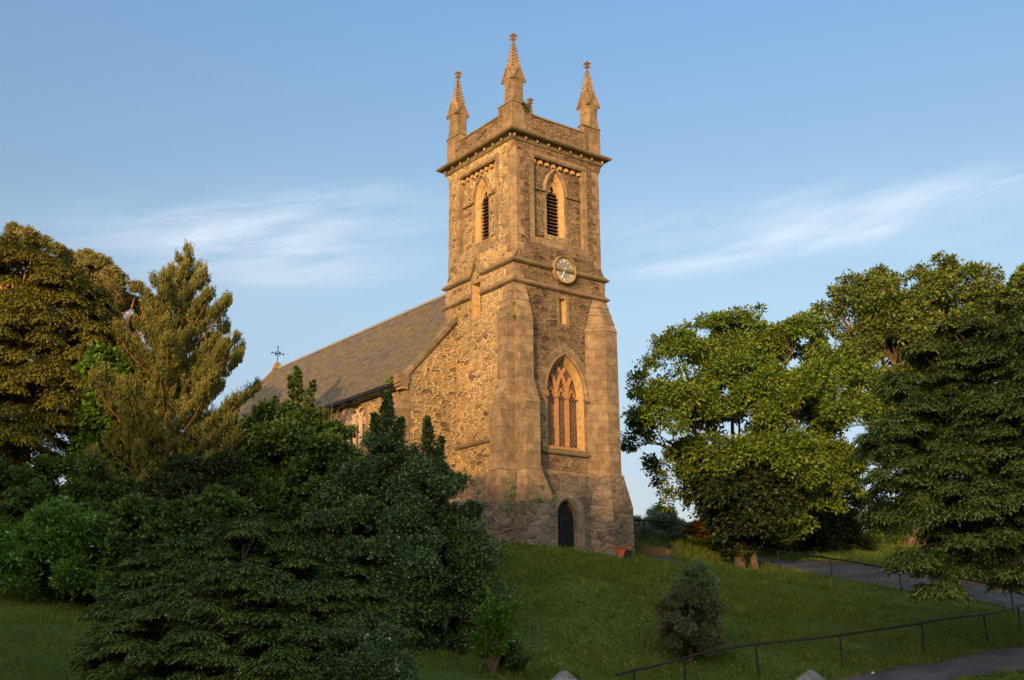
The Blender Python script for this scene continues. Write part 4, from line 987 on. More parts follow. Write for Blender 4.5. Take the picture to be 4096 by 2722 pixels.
M['lf_syc'] = leafmat('sycamore_leaves', GREEN((0.05, 0.11, 0.015), (0.1, 0.2, 0.025), (0.17, 0.28, 0.045)), .3, .2, gain=(0.95, 0.85, 0.75))
M['lf_shrub'] = leafmat('mixed_shrub_leaves', GREEN((0.035, 0.075, 0.018), (0.07, 0.14, 0.03), (0.12, 0.2, 0.05)), .2, .2, gain=(0.75, 0.68, 0.6))
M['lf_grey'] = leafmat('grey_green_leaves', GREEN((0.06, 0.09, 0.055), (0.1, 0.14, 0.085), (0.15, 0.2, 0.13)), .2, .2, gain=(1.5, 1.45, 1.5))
M['lf_holly'] = leafmat('holly_leaves', [(0, (.028, .058, .02)), (.55, (.06, .115, .032)), (.86, (.12, .20, .05)), (.968, (.16, .24, .06)), (.975, (.5, .30, .04)), (1, (.5, .30, .04))], .12, .55, .38, gain=(0.85, 0.78, 0.7))
M['lf_yewF'] = leafmat('hemlock_sprays', GREEN((0.026, 0.05, 0.018), (0.06, 0.1, 0.028), (0.13, 0.18, 0.055)), .1, .15, gain=(1.3, 1.15, 0.9))
M['lf_laurel'] = leafmat('laurel_dome_leaves', GREEN((0.035, 0.095, 0.018), (0.08, 0.18, 0.03), (0.15, 0.27, 0.055)), .2, .45, .4, gain=(0.95, 0.9, 0.8))
M['lf_laurel2'] = leafmat('cherry_laurel_leaves', GREEN((0.06, 0.15, 0.02), (0.12, 0.25, 0.03), (0.2, 0.34, 0.06)), .25, .45, .4, gain=(1.2, 1.15, 0.9))
M['lf_bramble'] = leafmat('bramble_leaves', GREEN((0.045, 0.085, 0.03), (0.085, 0.14, 0.05), (0.14, 0.2, 0.08)), .2, .25, gain=(0.8, 0.75, 0.7))
M['lf_bush'] = leafmat('small_dark_leaves', GREEN((0.045, 0.06, 0.03), (0.085, 0.095, 0.045), (0.15, 0.14, 0.07)), .15, .25, gain=(1.0, 0.95, 0.9))
M['lf_bushtop'] = leafmat('grey_shoot_leaves', GREEN((0.045, 0.08, 0.04), (0.08, 0.13, 0.065), (0.12, 0.18, 0.09)), .15, .2)
M['lf_gold'] = leafmat('golden_cypress_foliage', GREEN((.12, .10, .012), (.26, .18, .02), (.38, .26, .03)), .15, .1, gain=(1.7, 1.5, 1.2))
M['lf_red'] = leafmat('copper_leaves', GREEN((.06, .022, .018), (.11, .035, .025), (.2, .05, .03)), .2, .2)
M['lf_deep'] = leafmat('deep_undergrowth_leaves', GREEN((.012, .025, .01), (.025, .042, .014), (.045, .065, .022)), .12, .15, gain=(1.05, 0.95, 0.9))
M['lf_ivy'] = leafmat('ivy_leaves', GREEN((.04, .08, .02), (.08, .14, .03), (.16, .2, .05)), .2, .4, .4)
M['petal'] = plain('white_petals', (.62, .58, .60), .7, .1, 5, bump=0)
M['buttercup'] = plain('pale_yellow_petals', (.42, .34, .10), .7, .2, 5, bump=0)
M['blade'] = leafmat('grass_blades', [(0, (.04, .065, .010)), (.5, (.075, .11, .018)), (.85, (.11, .14, .03)), (1, (.26, .24, .12))], .3, .1)

# --- the broad oak right of the tower
def tree(name, label, cat, base, group=None): return empty(name, base, label, cat, group), tuple(base)
Lo = lob([(1565, 830, 57, 78), (1700, 800, 60, 92), (1835, 795, 59, 84), (1930, 880, 58, 92), (1500, 900, 57, 52), (1475, 1000, 56, 34), (1560, 960, 55, 95), (1700, 920, 57, 115), (1830, 950, 56, 105), (1955, 970, 58, 78),
          (1545, 1085, 57, 58), (1545, 1155, 57, 40), (1650, 1060, 56, 95), (1780, 1080, 56, 100), (1895, 1080, 58, 78), (1690, 1175, 57, 72), (1770, 1180, 57, 70), (1610, 770, 58, 40), (1745, 740, 60, 44), (1880, 1170, 58, 50), (1465, 880, 57, 24), (1455, 1030, 57, 20), (1955, 1060, 57.5, 50), (1920, 1130, 57.5, 48), (1860, 1225, 58, 34)])
b = base_at(1705, 57.3, 1300); e, o_ = tree('oak_tree', 'broad leafy oak with an ivy covered forked trunk on the slope right of the tower', 'tree', b)
S = broad('crown', 'lf_oak', e, o_, Lo, 178000, .19, .11, dens=7, rs=(.09, .28), rc=.22, per=5, shell=.25, droop=.35, cl=.5, blockers=0)
limbs('trunk', 'bark', e, o_, b, [l[:3] for l in Lo[:16]], .30, .38, S, 130, flare=1.15)
mb = MB(); b2 = b + Vector((.55, -.1, 0)); mb.tube([b2 + Vector((.25, 0, -.4)) - b, b2 + Vector((.1, 0, .7)) - b, b + Vector((-.1, .1, 2.2)) - b, b + Vector((-.2, .2, 4)) - b], [.22, .18, .17, .12], 'bark', 9); mb.build('stem', e, smooth=True)
# ivy skirt on its trunk
Li = [(b.x - .15, b.y - .1, b.z + z_, r__) for z_, r__ in ((.7, .42), (1.2, .62), (2.0, .9), (2.9, 1.25), (3.8, 1.5))] + lob([(1685, 1215, 56.5, 28), (1760, 1235, 57, 40), (1720, 1200, 56, 60), (1680, 1130, 55.5, 70), (1760, 1140, 56, 60)])
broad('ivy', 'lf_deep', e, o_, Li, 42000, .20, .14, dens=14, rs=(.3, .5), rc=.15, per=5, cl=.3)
# --- tall oak behind
Lb = lob([(1995, 725, 72, 95), (2105, 690, 74, 92), (2215, 690, 74, 95), (2320, 715, 72, 90), (1925, 705, 72, 48), (2055, 815, 72, 105), (2180, 820, 72, 115), (2300, 830, 70, 110), (2075, 930, 72, 85), (1975, 820, 71, 50), (2165, 960, 70, 90), (2050, 1040, 72, 60), (2060, 640, 74, 50), (2165, 620, 74, 42), (2010, 660, 73, 45), (1900, 720, 72, 28)])
b = base_at(2110, 72, 1280); e, o_ = tree('oak_tree', 'tallest rounded tree at the right, rising behind the dark conifer', 'tree', b)
S = broad('crown', 'lf_oak2', e, o_, Lb, 130000, .26, .145, dens=4.6, rs=(.09, .28), rc=.3, per=5, shell=.25, droop=.3, cl=.5, blockers=0)
limbs('trunk', 'bark', e, o_, b, [l[:3] for l in Lb[:12]], .6, .35, S, 110)
Lc = lob([(2385, 660, 62, 42), (2400, 740, 62, 60), (2440, 700, 62, 60)]); b = base_at(2420, 62, 1300)
e, o_ = tree('ash_tree', 'tree with tan tinged leaves just showing at the right edge of the view', 'tree', b)
S = broad('crown', 'lf_oak', e, o_, Lc, 14000, .30, .17, dens=3, rc=.3, per=6, cl=.4); limbs('trunk', 'bark', e, o_, b, [l[:3] for l in Lc], .3, .5, S, 15)
# --- dark conifer reaching in from the right
Ly = lob([(2140, 890, 38, 78), (2250, 850, 38, 100), (2360, 800, 37, 115), (2110, 1000, 37, 95), (2240, 1000, 37, 115), (2350, 960, 36, 120), (2075, 1100, 36, 80), (2200, 1120, 36, 115), (2330, 1120, 36, 130), (2110, 1205, 36, 75), (2230, 1220, 35, 90), (2340, 1240, 35, 100), (2110, 1295, 35, 42), (2190, 1310, 35, 36), (2310, 1300, 35, 44), (2030, 1020, 38, 40), (2045, 1180, 36, 48), (2300, 735, 38, 66), (2420, 690, 38, 90), (2130, 820, 38, 34), (2440, 900, 36, 120), (2450, 1100, 36, 120), (2160, 1350, 34.5, 18), (2340, 1330, 34.5, 26), (2200, 770, 38, 42)])
b = base_at(2480, 37.5, 1400); e, o_ = tree('yew_tree', 'dark conifer with layered drooping branches hanging over the path from the right', 'tree', b)
S = sprays('crown', 'lf_yewR', e, o_, Ly, 42000, dens=13, rs=(.12, .26), flat=1.0, sl=.55, per=18, ln=.13, wd=.05, droop=.85, up_bias=-.5, cl=.5)
limbs('trunk', 'bark_dark', e, o_, b, [l[:3] for l in Ly], .38, .45, S, 120)
# --- left: big cypress like conifer
Lz = lob([(30, 650, 44, 110), (115, 690, 44, 104), (170, 690, 45, 62), (60, 590, 45, 52), (-60, 760, 44, 150), (60, 800, 43, 140), (160, 780, 43, 88), (40, 950, 42, 140), (120, 920, 42, 95), (-60, 1000, 42, 120), (80, 1040, 43, 75), (200, 735, 45, 62), (0, 590, 45, 55), (120, 625, 45, 45)])
b = base_at(25, 44, 1160); e, o_ = tree('cypress_tree', 'huge olive brown conifer with hanging sprays at the left edge of the view', 'tree', b)
S = sprays('crown', 'lf_yewL', e, o_, Lz, 40000, dens=9, rs=(.10, .24), sl=.62, per=24, ln=.13, wd=.055, droop=1.0, up_bias=-.6, cl=.6, flat=1.0)
limbs('trunk', 'bark_pine', e, o_, b, [l[:3] for l in Lz[:10]], .55, .4, S, 60)

def pine(label, base, top, width_fn, nwh, key, bark, ncl, shoot=.30, per=13, name='pine_tree', ln=.15, wd=.028, side=None):
    """whorls of upswept branches, each carrying upright needle candles"""
    base = Vector(base); top = Vector(top); e = empty(name, base, label, 'tree'); mb = MB()
    ht = (top - base).length
    mb.tube([base - Vector((0, 0, .4)) - base, (base.lerp(top, .3) - base) + Vector((.12, 0, 0)), base.lerp(top, .65) - base, top - base], [.26, .21, .12, .02], bark, 9)
    C_ = []; Dv = []
    for i in range(nwh):
        f = .10 + .90 * (i / (nwh - 1)) ** .92; o = base.lerp(top, f); nb = random.randint(5, 7); a0 = random.random() * 6.28
        for k in range(nb):
            a = a0 + k * 6.283 / nb + random.uniform(-.25, .25); R_ = width_fn(f, a) * random.uniform(.72, 1.08)
            if R_ < .1: continue
            d = Vector((math.cos(a), math.sin(a), 0)); pts = []
            for s_ in np.linspace(0, 1, 6): pts.append(o + d * R_ * s_ + Vector((0, 0, R_ * (.10 * s_ + .42 * s_ ** 2.2 - .10 * (1 - s_) * s_))))
            mb.tube([p - base for p in pts], [.032 * (1 - s_ * .8) * min(1, R_ / 2 + .2) for s_ in np.linspace(0, 1, 6)], bark, 5, False)
            ns = int(ncl * R_ * (1.0 + .2 * R_))
            for _ in range(ns):
                s_ = 1 - rng.random() ** 1.5 * .85; j = min(int(s_ * 5), 4); p = pts[j].lerp(pts[j + 1], s_ * 5 - j); sd = Vector((-d.y, d.x, 0)) * random.uniform(-1, 1) * R_ * .36 * (1.15 - s_)
                q = p + sd + Vector((0, 0, abs(random.gauss(.02, .10)))) + d * random.uniform(-.1, .1); C_.append(q); Dv.append((Vector((0, 0, 1)) + d * random.uniform(-.05, .25) + Vector(unit(1)[0]) * .10).normalized())
    C_ = np.array([tuple(c) for c in C_]); Dv = np.array([tuple(d) for d in Dv]); keep = gnd(C_, .3); C_, Dv = C_[keep], Dv[keep]; n = len(C_)
    hgt = shoot * rng.uniform(.6, 1.35, n)
    tt = rng.random((n, per)); rad_ = unit(n * per).reshape(n, per, 3)
    P = C_[:, None] + Dv[:, None] * (tt * hgt[:, None])[..., None]
    D = Dv[:, None] * 1.1 + rad_ * .6; P = P + rad_ * .03
    Lv = Leaves(); P = P.reshape(-1, 3); D = nrm(D.reshape(-1, 3)); k_ = rng.uniform(.7, 1.2, len(P)) * (1.15 - .5 * tt.ravel())
    Lv.add(P, D, unit(len(P)), ln * k_, wd * k_, np.clip(np.repeat(rng.random(n), per) * .35 + tt.ravel() * .5 + rng.random(len(P)) * .15, 0, 1), fold=.05)
    Lv.build('crown', key, e, tuple(base)); o = mb.build('trunk', e, smooth=True)
    return e
b = base_at(352, 41.5, 1220); tp = atd(428, 592, 42.5)
def wf(f, a): return float(np.interp(f, [0, .12, .35, .5, .64, .78, .86, .94, 1], [1.8, 3.1, 3.3, 2.6, 2.1, 1.6, .95, .5, .12])) * (1 + .17 * math.cos(a)) * (1 + .2 * math.sin(f * 31 + a * 2))
pine('sunlit pine with upright candle shoots between the big conifer and the nave', b, tp, wf, 19, 'lf_pine', 'bark_pine', 40, .42, 24, ln=.13, wd=.04)
Lp = lob([(240, 735, 52, 55), (300, 745, 52, 46), (235, 840, 52, 90), (215, 680, 52, 34), (300, 830, 52, 70), (325, 790, 52, 44), (300, 715, 51, 50), (325, 730, 51, 34), (265, 690, 51, 52), (220, 650, 51, 44), (170, 650, 52, 60), (120, 610, 52, 45), (60, 580, 52, 40), (10, 565, 52, 40), (270, 700, 52, 25), (180, 900, 52, 80)])
b = base_at(215, 52, 1180); e, o_ = tree('pine_tree', 'dark brown green pine behind the big conifer, its domed top against the sky', 'tree', b)
S = sub_lobes(Lp, 3.4, (.24, .4), -.2); w_ = S[:, 3] ** 2; idx = rng.choice(len(S), 7500, p=w_ / w_.sum()); d = nrm(unit(7500) + S[idx, 4:7] * .7 + np.array([0, 0, .5])); c = S[idx, :3] + d * S[idx, 3:4]; c = c[cull(c, Lp, .6)]
n = len(c); per = 14; tt = rng.random((n, per)); dv = nrm(np.array([0, 0, 1.0]) + unit(n) * .35); P = c[:, None] + dv[:, None] * (tt * .42)[..., None]; D = dv[:, None] * .8 + unit(n * per).reshape(n, per, 3) * .8
Lv = Leaves(); Lv.add(P.reshape(-1, 3), nrm(D.reshape(-1, 3)), unit(n * per), .22, .055, np.clip(np.repeat(rng.random(n), per) * .6 + tt.ravel() * .4, 0, 1)); Lv.build('crown', 'lf_pineb', e, o_)
limbs('trunk', 'bark_pine', e, o_, b, [l[:3] for l in Lp[:9]], .4, .5, S, 40)

def bush(name, label, cat, base_px, Y, lobes, n, ln, wd, key, fn=broad, bark='bark_dark', r0=.12, group=None, crown='crown', fork=.3, **k):
    Ls = lob(lobes); b = base_at(base_px, Y, 1400); skirt = k.pop('skirt', True)
    if fn is broad: n = int(n * 1.5); ln *= .85; wd *= .85; k['per'] = 5; k['shell'] = .35; k['dens'] = k.get('dens', 4) * 1.5; k['rc'] = k.get('rc', .16) * .9
    if skirt:
        ex_ = []
        for x, y, z, r_ in Ls:
            g_ = h1(x, y); zz = z - r_ * 1.1
            while zz > g_ + r_ * .1 and len(ex_) < 60 and r_ > .5: ex_.append((x, y, zz, r_ * .95)); zz -= r_ * 1.1
        A0 = sum(l[3] ** 2 for l in Ls); Ls = Ls + ex_; n = int(n * min(2.0, sum(l[3] ** 2 for l in Ls) / A0))
    e, o_ = tree(name, label, cat, b, group)
    if fn is broad: S = fn(crown, key, e, o_, Ls, n, ln, wd, **k)
    else: S = fn(crown, key, e, o_, Ls, n, ln=ln, wd=wd, **k)
    limbs('trunk', bark, e, o_, b, [l[:3] for l in Ls[:10]], r0, fork, S, 25)
    return e, Ls, S
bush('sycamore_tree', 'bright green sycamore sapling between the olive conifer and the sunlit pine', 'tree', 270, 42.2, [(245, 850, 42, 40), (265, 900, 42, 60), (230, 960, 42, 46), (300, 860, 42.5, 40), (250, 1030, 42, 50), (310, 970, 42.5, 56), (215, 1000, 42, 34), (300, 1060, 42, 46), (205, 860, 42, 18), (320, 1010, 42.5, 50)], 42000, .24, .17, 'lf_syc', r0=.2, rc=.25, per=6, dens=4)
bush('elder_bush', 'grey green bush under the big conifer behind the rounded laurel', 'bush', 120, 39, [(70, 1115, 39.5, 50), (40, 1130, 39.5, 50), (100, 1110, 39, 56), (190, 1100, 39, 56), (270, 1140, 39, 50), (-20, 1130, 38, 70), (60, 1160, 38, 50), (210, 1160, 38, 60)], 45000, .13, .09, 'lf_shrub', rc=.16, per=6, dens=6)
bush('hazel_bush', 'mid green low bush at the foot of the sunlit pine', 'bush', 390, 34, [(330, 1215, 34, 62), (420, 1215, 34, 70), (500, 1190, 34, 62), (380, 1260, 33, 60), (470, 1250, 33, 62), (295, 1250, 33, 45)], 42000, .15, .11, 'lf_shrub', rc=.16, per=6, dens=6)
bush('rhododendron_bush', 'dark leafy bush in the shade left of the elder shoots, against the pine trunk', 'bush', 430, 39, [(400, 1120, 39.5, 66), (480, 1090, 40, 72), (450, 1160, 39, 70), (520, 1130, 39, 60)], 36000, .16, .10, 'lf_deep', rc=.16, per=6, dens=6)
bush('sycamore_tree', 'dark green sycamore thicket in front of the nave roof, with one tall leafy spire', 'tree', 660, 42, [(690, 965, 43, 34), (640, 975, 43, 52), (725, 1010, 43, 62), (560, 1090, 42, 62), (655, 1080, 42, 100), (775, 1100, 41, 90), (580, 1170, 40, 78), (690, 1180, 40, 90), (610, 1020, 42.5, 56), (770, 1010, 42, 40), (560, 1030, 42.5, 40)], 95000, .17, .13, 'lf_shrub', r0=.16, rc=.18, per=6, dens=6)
SPIRE = COL.objects[-1].parent
for a_, b_, w_, n_l in (((692, 975, 43), (684, 848, 43), .42, 900), ((680, 960, 43), (668, 868, 43), .3, 500), ((705, 970, 43), (722, 880, 43), .32, 500), ((640, 970, 43), (632, 915, 43), .3, 300)): leader(SPIRE, 'leafy_shoot', 'lf_shrub', (a_, b_), w_, n_l, .13, .10)
e, Lh, S = bush('holly_tree', 'tall dark holly with three pointed leaders in front of the nave wall', 'tree', 960, 36, [(885, 1030, 36, 50), (990, 1075, 36, 36), (1000, 1130, 36, 72), (880, 1120, 36, 98), (960, 1190, 35.5, 108), (1040, 1240, 36, 82), (850, 1240, 35, 105), (980, 1320, 35, 135), (1068, 1360, 36, 62), (910, 1400, 34.5, 115), (1030, 1440, 35, 95), (1075, 1180, 36.5, 28), (1085, 1270, 36.5, 50), (1010, 1500, 34.5, 60), (900, 1490, 34, 70)], 200000, .105, .062, 'lf_holly', r0=.22, rc=.12, per=7, dens=8, rs=(.18, .30), shell=.6)
for a_, b_, w_, n_l in (((890, 1060, 36.2), (893, 906, 36.5), .62, 3600), ((870, 1060, 36.2), (862, 955, 36.4), .4, 1400), ((912, 1050, 36.2), (925, 965, 36.4), .4, 1400), ((988, 1090, 36.2), (984, 962, 36.5), .42, 2000), ((1005, 1100, 36.2), (1018, 1010, 36.4), .35, 1100), ((962, 1100, 36.2), (955, 1035, 36.4), .35, 900)): leader(e, 'leader', 'lf_holly', (a_, b_), w_, n_l, .10, .06)
e, _, _ = bush('hemlock_bush', 'wide dark conifer bush with layered sprays filling the lower left foreground', 'bush', 540, 23.5, [(560, 1255, 25.5, 66), (450, 1310, 25, 92), (335, 1350, 24.5, 88), (680, 1325, 25, 90), (790, 1370, 25, 80), (285, 1450, 23.5, 82), (400, 1450, 23, 120), (560, 1430, 22.5, 140), (720, 1460, 23, 130), (845, 1480, 24, 95), (300, 1555, 22.5, 110), (480, 1570, 21.5, 150), (660, 1570, 21.5, 150), (820, 1600, 22.5, 110), (600, 1215, 26, 30), (520, 1235, 26, 34), (870, 1400, 25, 40), (235, 1520, 23, 44)], 46000, .085, .028, 'lf_yewF', sprays, dens=26, rs=(.16, .27), flat=.5, sl=.32, per=21, droop=.65, up_bias=-.15, r0=.2, cl=.72)
bush('laurel_bush', 'rounded bright green laurel dome on the left lawn', 'bush', 140, 34, [(140, 1260, 34, 108), (50, 1300, 34, 85), (220, 1310, 34, 78), (-10, 1290, 34, 80), (140, 1325, 33.5, 84), (150, 1210, 34, 62), (60, 1350, 33.5, 50), (215, 1350, 33.5, 46)], 60000, .17, .065, 'lf_laurel', rc=.14, per=7, dens=16, rs=(.12, .20), droop=-.25, r0=.1, cl=.7)
e, Lq, S = bush('bramble', 'grey green bramble with white blossom in front of the dark conifer bush', 'bush', 850, 21, [(840, 1480, 21.3, 52), (790, 1500, 21, 46), (860, 1560, 20.8, 75), (920, 1590, 20.8, 50), (800, 1580, 20.8, 60), (890, 1510, 21, 34)], 17000, .065, .045, 'lf_bramble', rc=.10, per=5, dens=22, r0=.02)
def blossoms(parent, S, n, size, key='petal', name='blossom'):
    idx = rng.choice(len(S), n); d = nrm(unit(n) + S[idx, 4:7] + np.array([0, -.8, .6])); c = S[idx, :3] + d * S[idx, 3:4]
    P = np.repeat(c, 5, 0); t_ = unit(len(P)); Lv = Leaves(); Lv.add(P + t_ * size * .3, t_, nrm(unit(len(P)) + np.array([0, -1, .5])), size, size * .8); Lv.build(name, key, parent, tuple(parent.location))
blossoms(e, S, 60, .035)
e, Lq, S = bush('bramble', 'low bramble with a few white flowers beside the young cherry laurel', 'bush', 1180, 32, [(1175, 1500, 32, 18), (1160, 1515, 32, 16), (1130, 1520, 32, 20)], 2500, .08, .055, 'lf_bramble', rc=.10, per=5, dens=40, r0=.015)
blossoms(e, S, 14, .05)
# young cherry laurel: whorls of long leaves on arching shoots
b = base_at(1135, 31.6, 1500); e, o_ = tree('cherry_laurel', 'young bright green cherry laurel at the right foot of the holly', 'bush', b)
mb = MB(); Lv = Leaves()
for tx, ty in ((1125, 1350), (1140, 1375), (1105, 1400), (1095, 1430), (1155, 1410), (1200, 1378), (1185, 1395), (1170, 1430), (1090, 1460), (1130, 1440), (1150, 1465), (1180, 1455), (1115, 1475), (1160, 1490), (1100, 1490), (1140, 1410), (1120, 1425), (1165, 1395)):
    tpt = atd(tx, ty, 31.6 + random.uniform(-.5, .3)); mid = b.lerp(tpt, .5) + Vector((0, 0, .15)); mb.tube([Vector((0, 0, 0)), mid - b, tpt - b], [.025, .015, .006], 'bark', 5)
    for k in range(9):
        c_ = mid.lerp(tpt, .0 + k * .125); m_ = 11; a = rng.random(m_) * 6.28; D = np.stack([np.cos(a), np.sin(a), rng.uniform(-.3, .9, m_)], 1)
        Lv.add(np.tile(np.array(c_), (m_, 1)), nrm(D), np.tile([0, 0, 1.0], (m_, 1)) + unit(m_) * .3, rng.uniform(.16, .25, m_), .065)
Lv.build('crown', 'lf_laurel2', e, o_); mb.build('trunk', e)
b = base_at(1190, 32.6, 1500); Lv = Leaves(); m_ = 260; a = rng.random(m_) * 6.28; D = nrm(np.stack([np.cos(a) * .5, np.sin(a) * .5, np.ones(m_)], 1))
P0 = np.array(b) + np.stack([np.cos(a) * .12, np.sin(a) * .12, np.zeros(m_)], 1); Lv.add(P0, D, unit(m_), rng.uniform(.4, .75, m_), .03); P1 = P0 + D * .5; D2 = nrm(D + np.stack([np.cos(a) * .9, np.sin(a) * .9, -np.ones(m_) * .9], 1)); Lv.add(P1, D2, unit(m_), .35, .028)
tag(Lv.build('iris_clump', 'lf_shrub', None, tuple(b)), 'tuft of long arching blades at the right of the cherry laurel', 'plant')
# two tone bush on the slope
Ls = lob([(1590, 1425, 37, 62), (1555, 1400, 37, 36), (1625, 1420, 37, 34), (1590, 1470, 37, 52), (1555, 1450, 36.8, 34), (1630, 1460, 36.8, 28), (1575, 1375, 37, 30)]); b = base_at(1590, 37, 1522)
e, o_ = tree('evergreen_bush', 'small two toned evergreen bush standing alone on the grass slope', 'bush', b)
S = broad('lower_growth', 'lf_bush', e, o_, Ls, 46000, .065, .04, dens=26, rs=(.2, .34), rc=.09, per=6, up_bias=-.7)
Lt = lob([(1580, 1350, 37.2, 18), (1628, 1345, 37.2, 16), (1607, 1345, 37.2, 28), (1600, 1320, 37.2, 14), (1620, 1365, 37.2, 26), (1590, 1370, 37.2, 22), (1612, 1310, 37.2, 8), (1590, 1325, 37.2, 8)])
S2 = broad('upper_growth', 'lf_bushtop', e, o_, Lt, 12000, .075, .03, dens=40, rs=(.25, .45), rc=.10, per=6, droop=-.5, cl=.2)
limbs('trunk', 'bark_dark', e, o_, b, [l[:3] for l in Ls + Lt], .07, .3, S, 40)
# far bushes right of the tower
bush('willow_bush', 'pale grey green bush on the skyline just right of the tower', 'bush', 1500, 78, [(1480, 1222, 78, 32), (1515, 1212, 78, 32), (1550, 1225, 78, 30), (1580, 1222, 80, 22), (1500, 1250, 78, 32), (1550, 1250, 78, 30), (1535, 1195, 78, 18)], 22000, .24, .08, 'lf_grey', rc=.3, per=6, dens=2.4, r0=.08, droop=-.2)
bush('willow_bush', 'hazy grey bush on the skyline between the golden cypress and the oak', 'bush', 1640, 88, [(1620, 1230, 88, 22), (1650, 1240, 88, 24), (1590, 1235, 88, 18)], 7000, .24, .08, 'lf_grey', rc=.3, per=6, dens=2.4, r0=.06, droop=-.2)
bush('golden_cypress', 'rounded golden cypress bush behind the railing', 'bush', 1610, 70, [(1610, 1230, 67, 26), (1593, 1243, 67, 20), (1628, 1240, 67, 20), (1612, 1216, 67, 15)], 5200, .13, .045, 'lf_gold', sprays, dens=9, rs=(.2, .34), sl=.3, per=14, droop=.1, r0=.06, cl=.5)
bush('golden_hedge', 'low dull gold hedge bushes between the railing and the oak trunk', 'hedge', 1640, 65, [(1580, 1252, 63, 15), (1605, 1258, 62, 18), (1635, 1265, 61.5, 20), (1665, 1272, 61, 20), (1560, 1250, 64, 12)], 5200, .13, .05, 'lf_ivy', sprays, dens=9, rs=(.25, .4), sl=.3, per=14, droop=.1, r0=.05, cl=.5)
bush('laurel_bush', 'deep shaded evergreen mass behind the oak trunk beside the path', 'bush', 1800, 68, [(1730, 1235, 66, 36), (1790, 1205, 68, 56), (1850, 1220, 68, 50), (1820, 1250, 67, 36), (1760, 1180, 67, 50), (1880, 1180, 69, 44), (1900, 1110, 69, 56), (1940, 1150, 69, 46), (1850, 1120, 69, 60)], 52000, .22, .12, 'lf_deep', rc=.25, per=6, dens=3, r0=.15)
bush('rhododendron_bush', 'dark bush behind the path between the evergreen mass and the red bush', 'bush', 1905, 72, [(1905, 1225, 72, 34), (1925, 1190, 72, 32), (1890, 1250, 71, 26)], 13000, .22, .12, 'lf_deep', rc=.25, per=6, dens=3)
bush('copper_bush', 'small copper red bush at the far side of the path', 'bush', 1945, 71, [(1940, 1235, 71, 19), (1955, 1215, 71, 20), (1935, 1205, 71, 18), (1965, 1240, 71, 14)], 7000, .18, .10, 'lf_red', rc=.2, per=5, dens=5)
bush('box_bush', 'yellow green bush at the top of the grass bank left of the dark conifer', 'bush', 2040, 73, [(2020, 1240, 73, 18), (2050, 1232, 73, 24), (2075, 1240, 73, 18), (2100, 1228, 73, 22)], 9000, .2, .12, 'lf_oak', rc=.2, per=5, dens=4)
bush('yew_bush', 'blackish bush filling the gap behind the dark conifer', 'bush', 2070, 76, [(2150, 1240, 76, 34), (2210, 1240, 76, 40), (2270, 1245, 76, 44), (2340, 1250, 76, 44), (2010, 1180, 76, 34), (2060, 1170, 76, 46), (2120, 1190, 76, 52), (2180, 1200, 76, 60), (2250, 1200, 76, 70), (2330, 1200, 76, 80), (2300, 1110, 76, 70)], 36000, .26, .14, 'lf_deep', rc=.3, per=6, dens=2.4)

# leafless twiggy shrub in front of the eaves
b = base_at(745, 42.5, 1200); e = empty('bare_shrub', b, 'reddish leafless twigs fanning up in front of the nave eaves', 'shrub'); mb = MB()
for i in range(46):
    tp_ = atd(740 + random.uniform(-48, 48), 930 + random.uniform(-5, 60), 42.5 + random.uniform(-.4, .4)); md = b.lerp(tp_, .6) + Vector((random.uniform(-.1, .1), 0, 0)); mb.tube([b.lerp(md, .3) * 0, md - b, tp_ - b], [.02, .012, .005], 'bark_pine', 3, False)
mb.build('twig', e)
# ivy and little plants growing on the masonry
def wall_plant(name, label, pts, n, size, key, spread):
    o0 = tl(*pts[0][:2], pts[0][2]); Lv = Leaves()
    for p in pts:
        c = np.array(tl(p[0], p[1], p[2])); P = c + rng.normal(size=(n, 3)) * np.array(spread); Lv.add(P, nrm(unit(n) + np.array([0, -.3, -.3])), nrm(np.array([-.2, -1.0, .3]) + unit(n) * .6), size * rng.uniform(.6, 1.2, n), size * .8)
    tag(Lv.build(name, key, None, tuple(o0)), label, 'plant')
wall_plant('ivy', 'fresh green ivy climbing the corner buttress above its battered base', [(-.55, -.10, 6.35), (-.60, -.12, 6.1), (-.66, -.16, 5.85), (-.72, -.32, 5.65), (-.78, -.33, 5.35), (-.45, -.30, 5.9), (-.40, -.3, 5.6), (-.75, -.33, 5.1)], 42, .07, 'lf_ivy', (.09, .05, .16))
for i, (p, lb) in enumerate((((.55, -.98, 6.05), 'green tuft highest on the sloped buttress left of the door'), ((.25, -1.13, 5.55), 'green tuft on the left edge of the sloped buttress left of the door'), ((1.05, -1.1, 5.6), 'green tuft on the right edge of the sloped buttress by the door arch'))):
    wall_plant('wall_fern', lb, [p], 60, .07, 'lf_ivy', (.08, .04, .06))
wall_plant('wall_fern', 'dark moss tuft on the parapet under the nearest pinnacle', [(.62, -.05, 23.7), (.75, -.05, 23.5)], 60, .08, 'lf_deep', (.1, .03, .1))
wall_plant('wall_fern', 'tiny green tuft between the two corner buttresses near their top', [(-.08, -.08, 13.5), (-.06, -.06, 14.1)], 40, .07, 'lf_ivy', (.03, .03, .06))
wall_plant('wall_grass', 'grass tuft growing in the gutter beside the gable kneeler', [(-3.1, 4.95, 11.22), (-3.1, 5.25, 11.18)], 70, .16, 'lf_ivy', (.04, .12, .07))

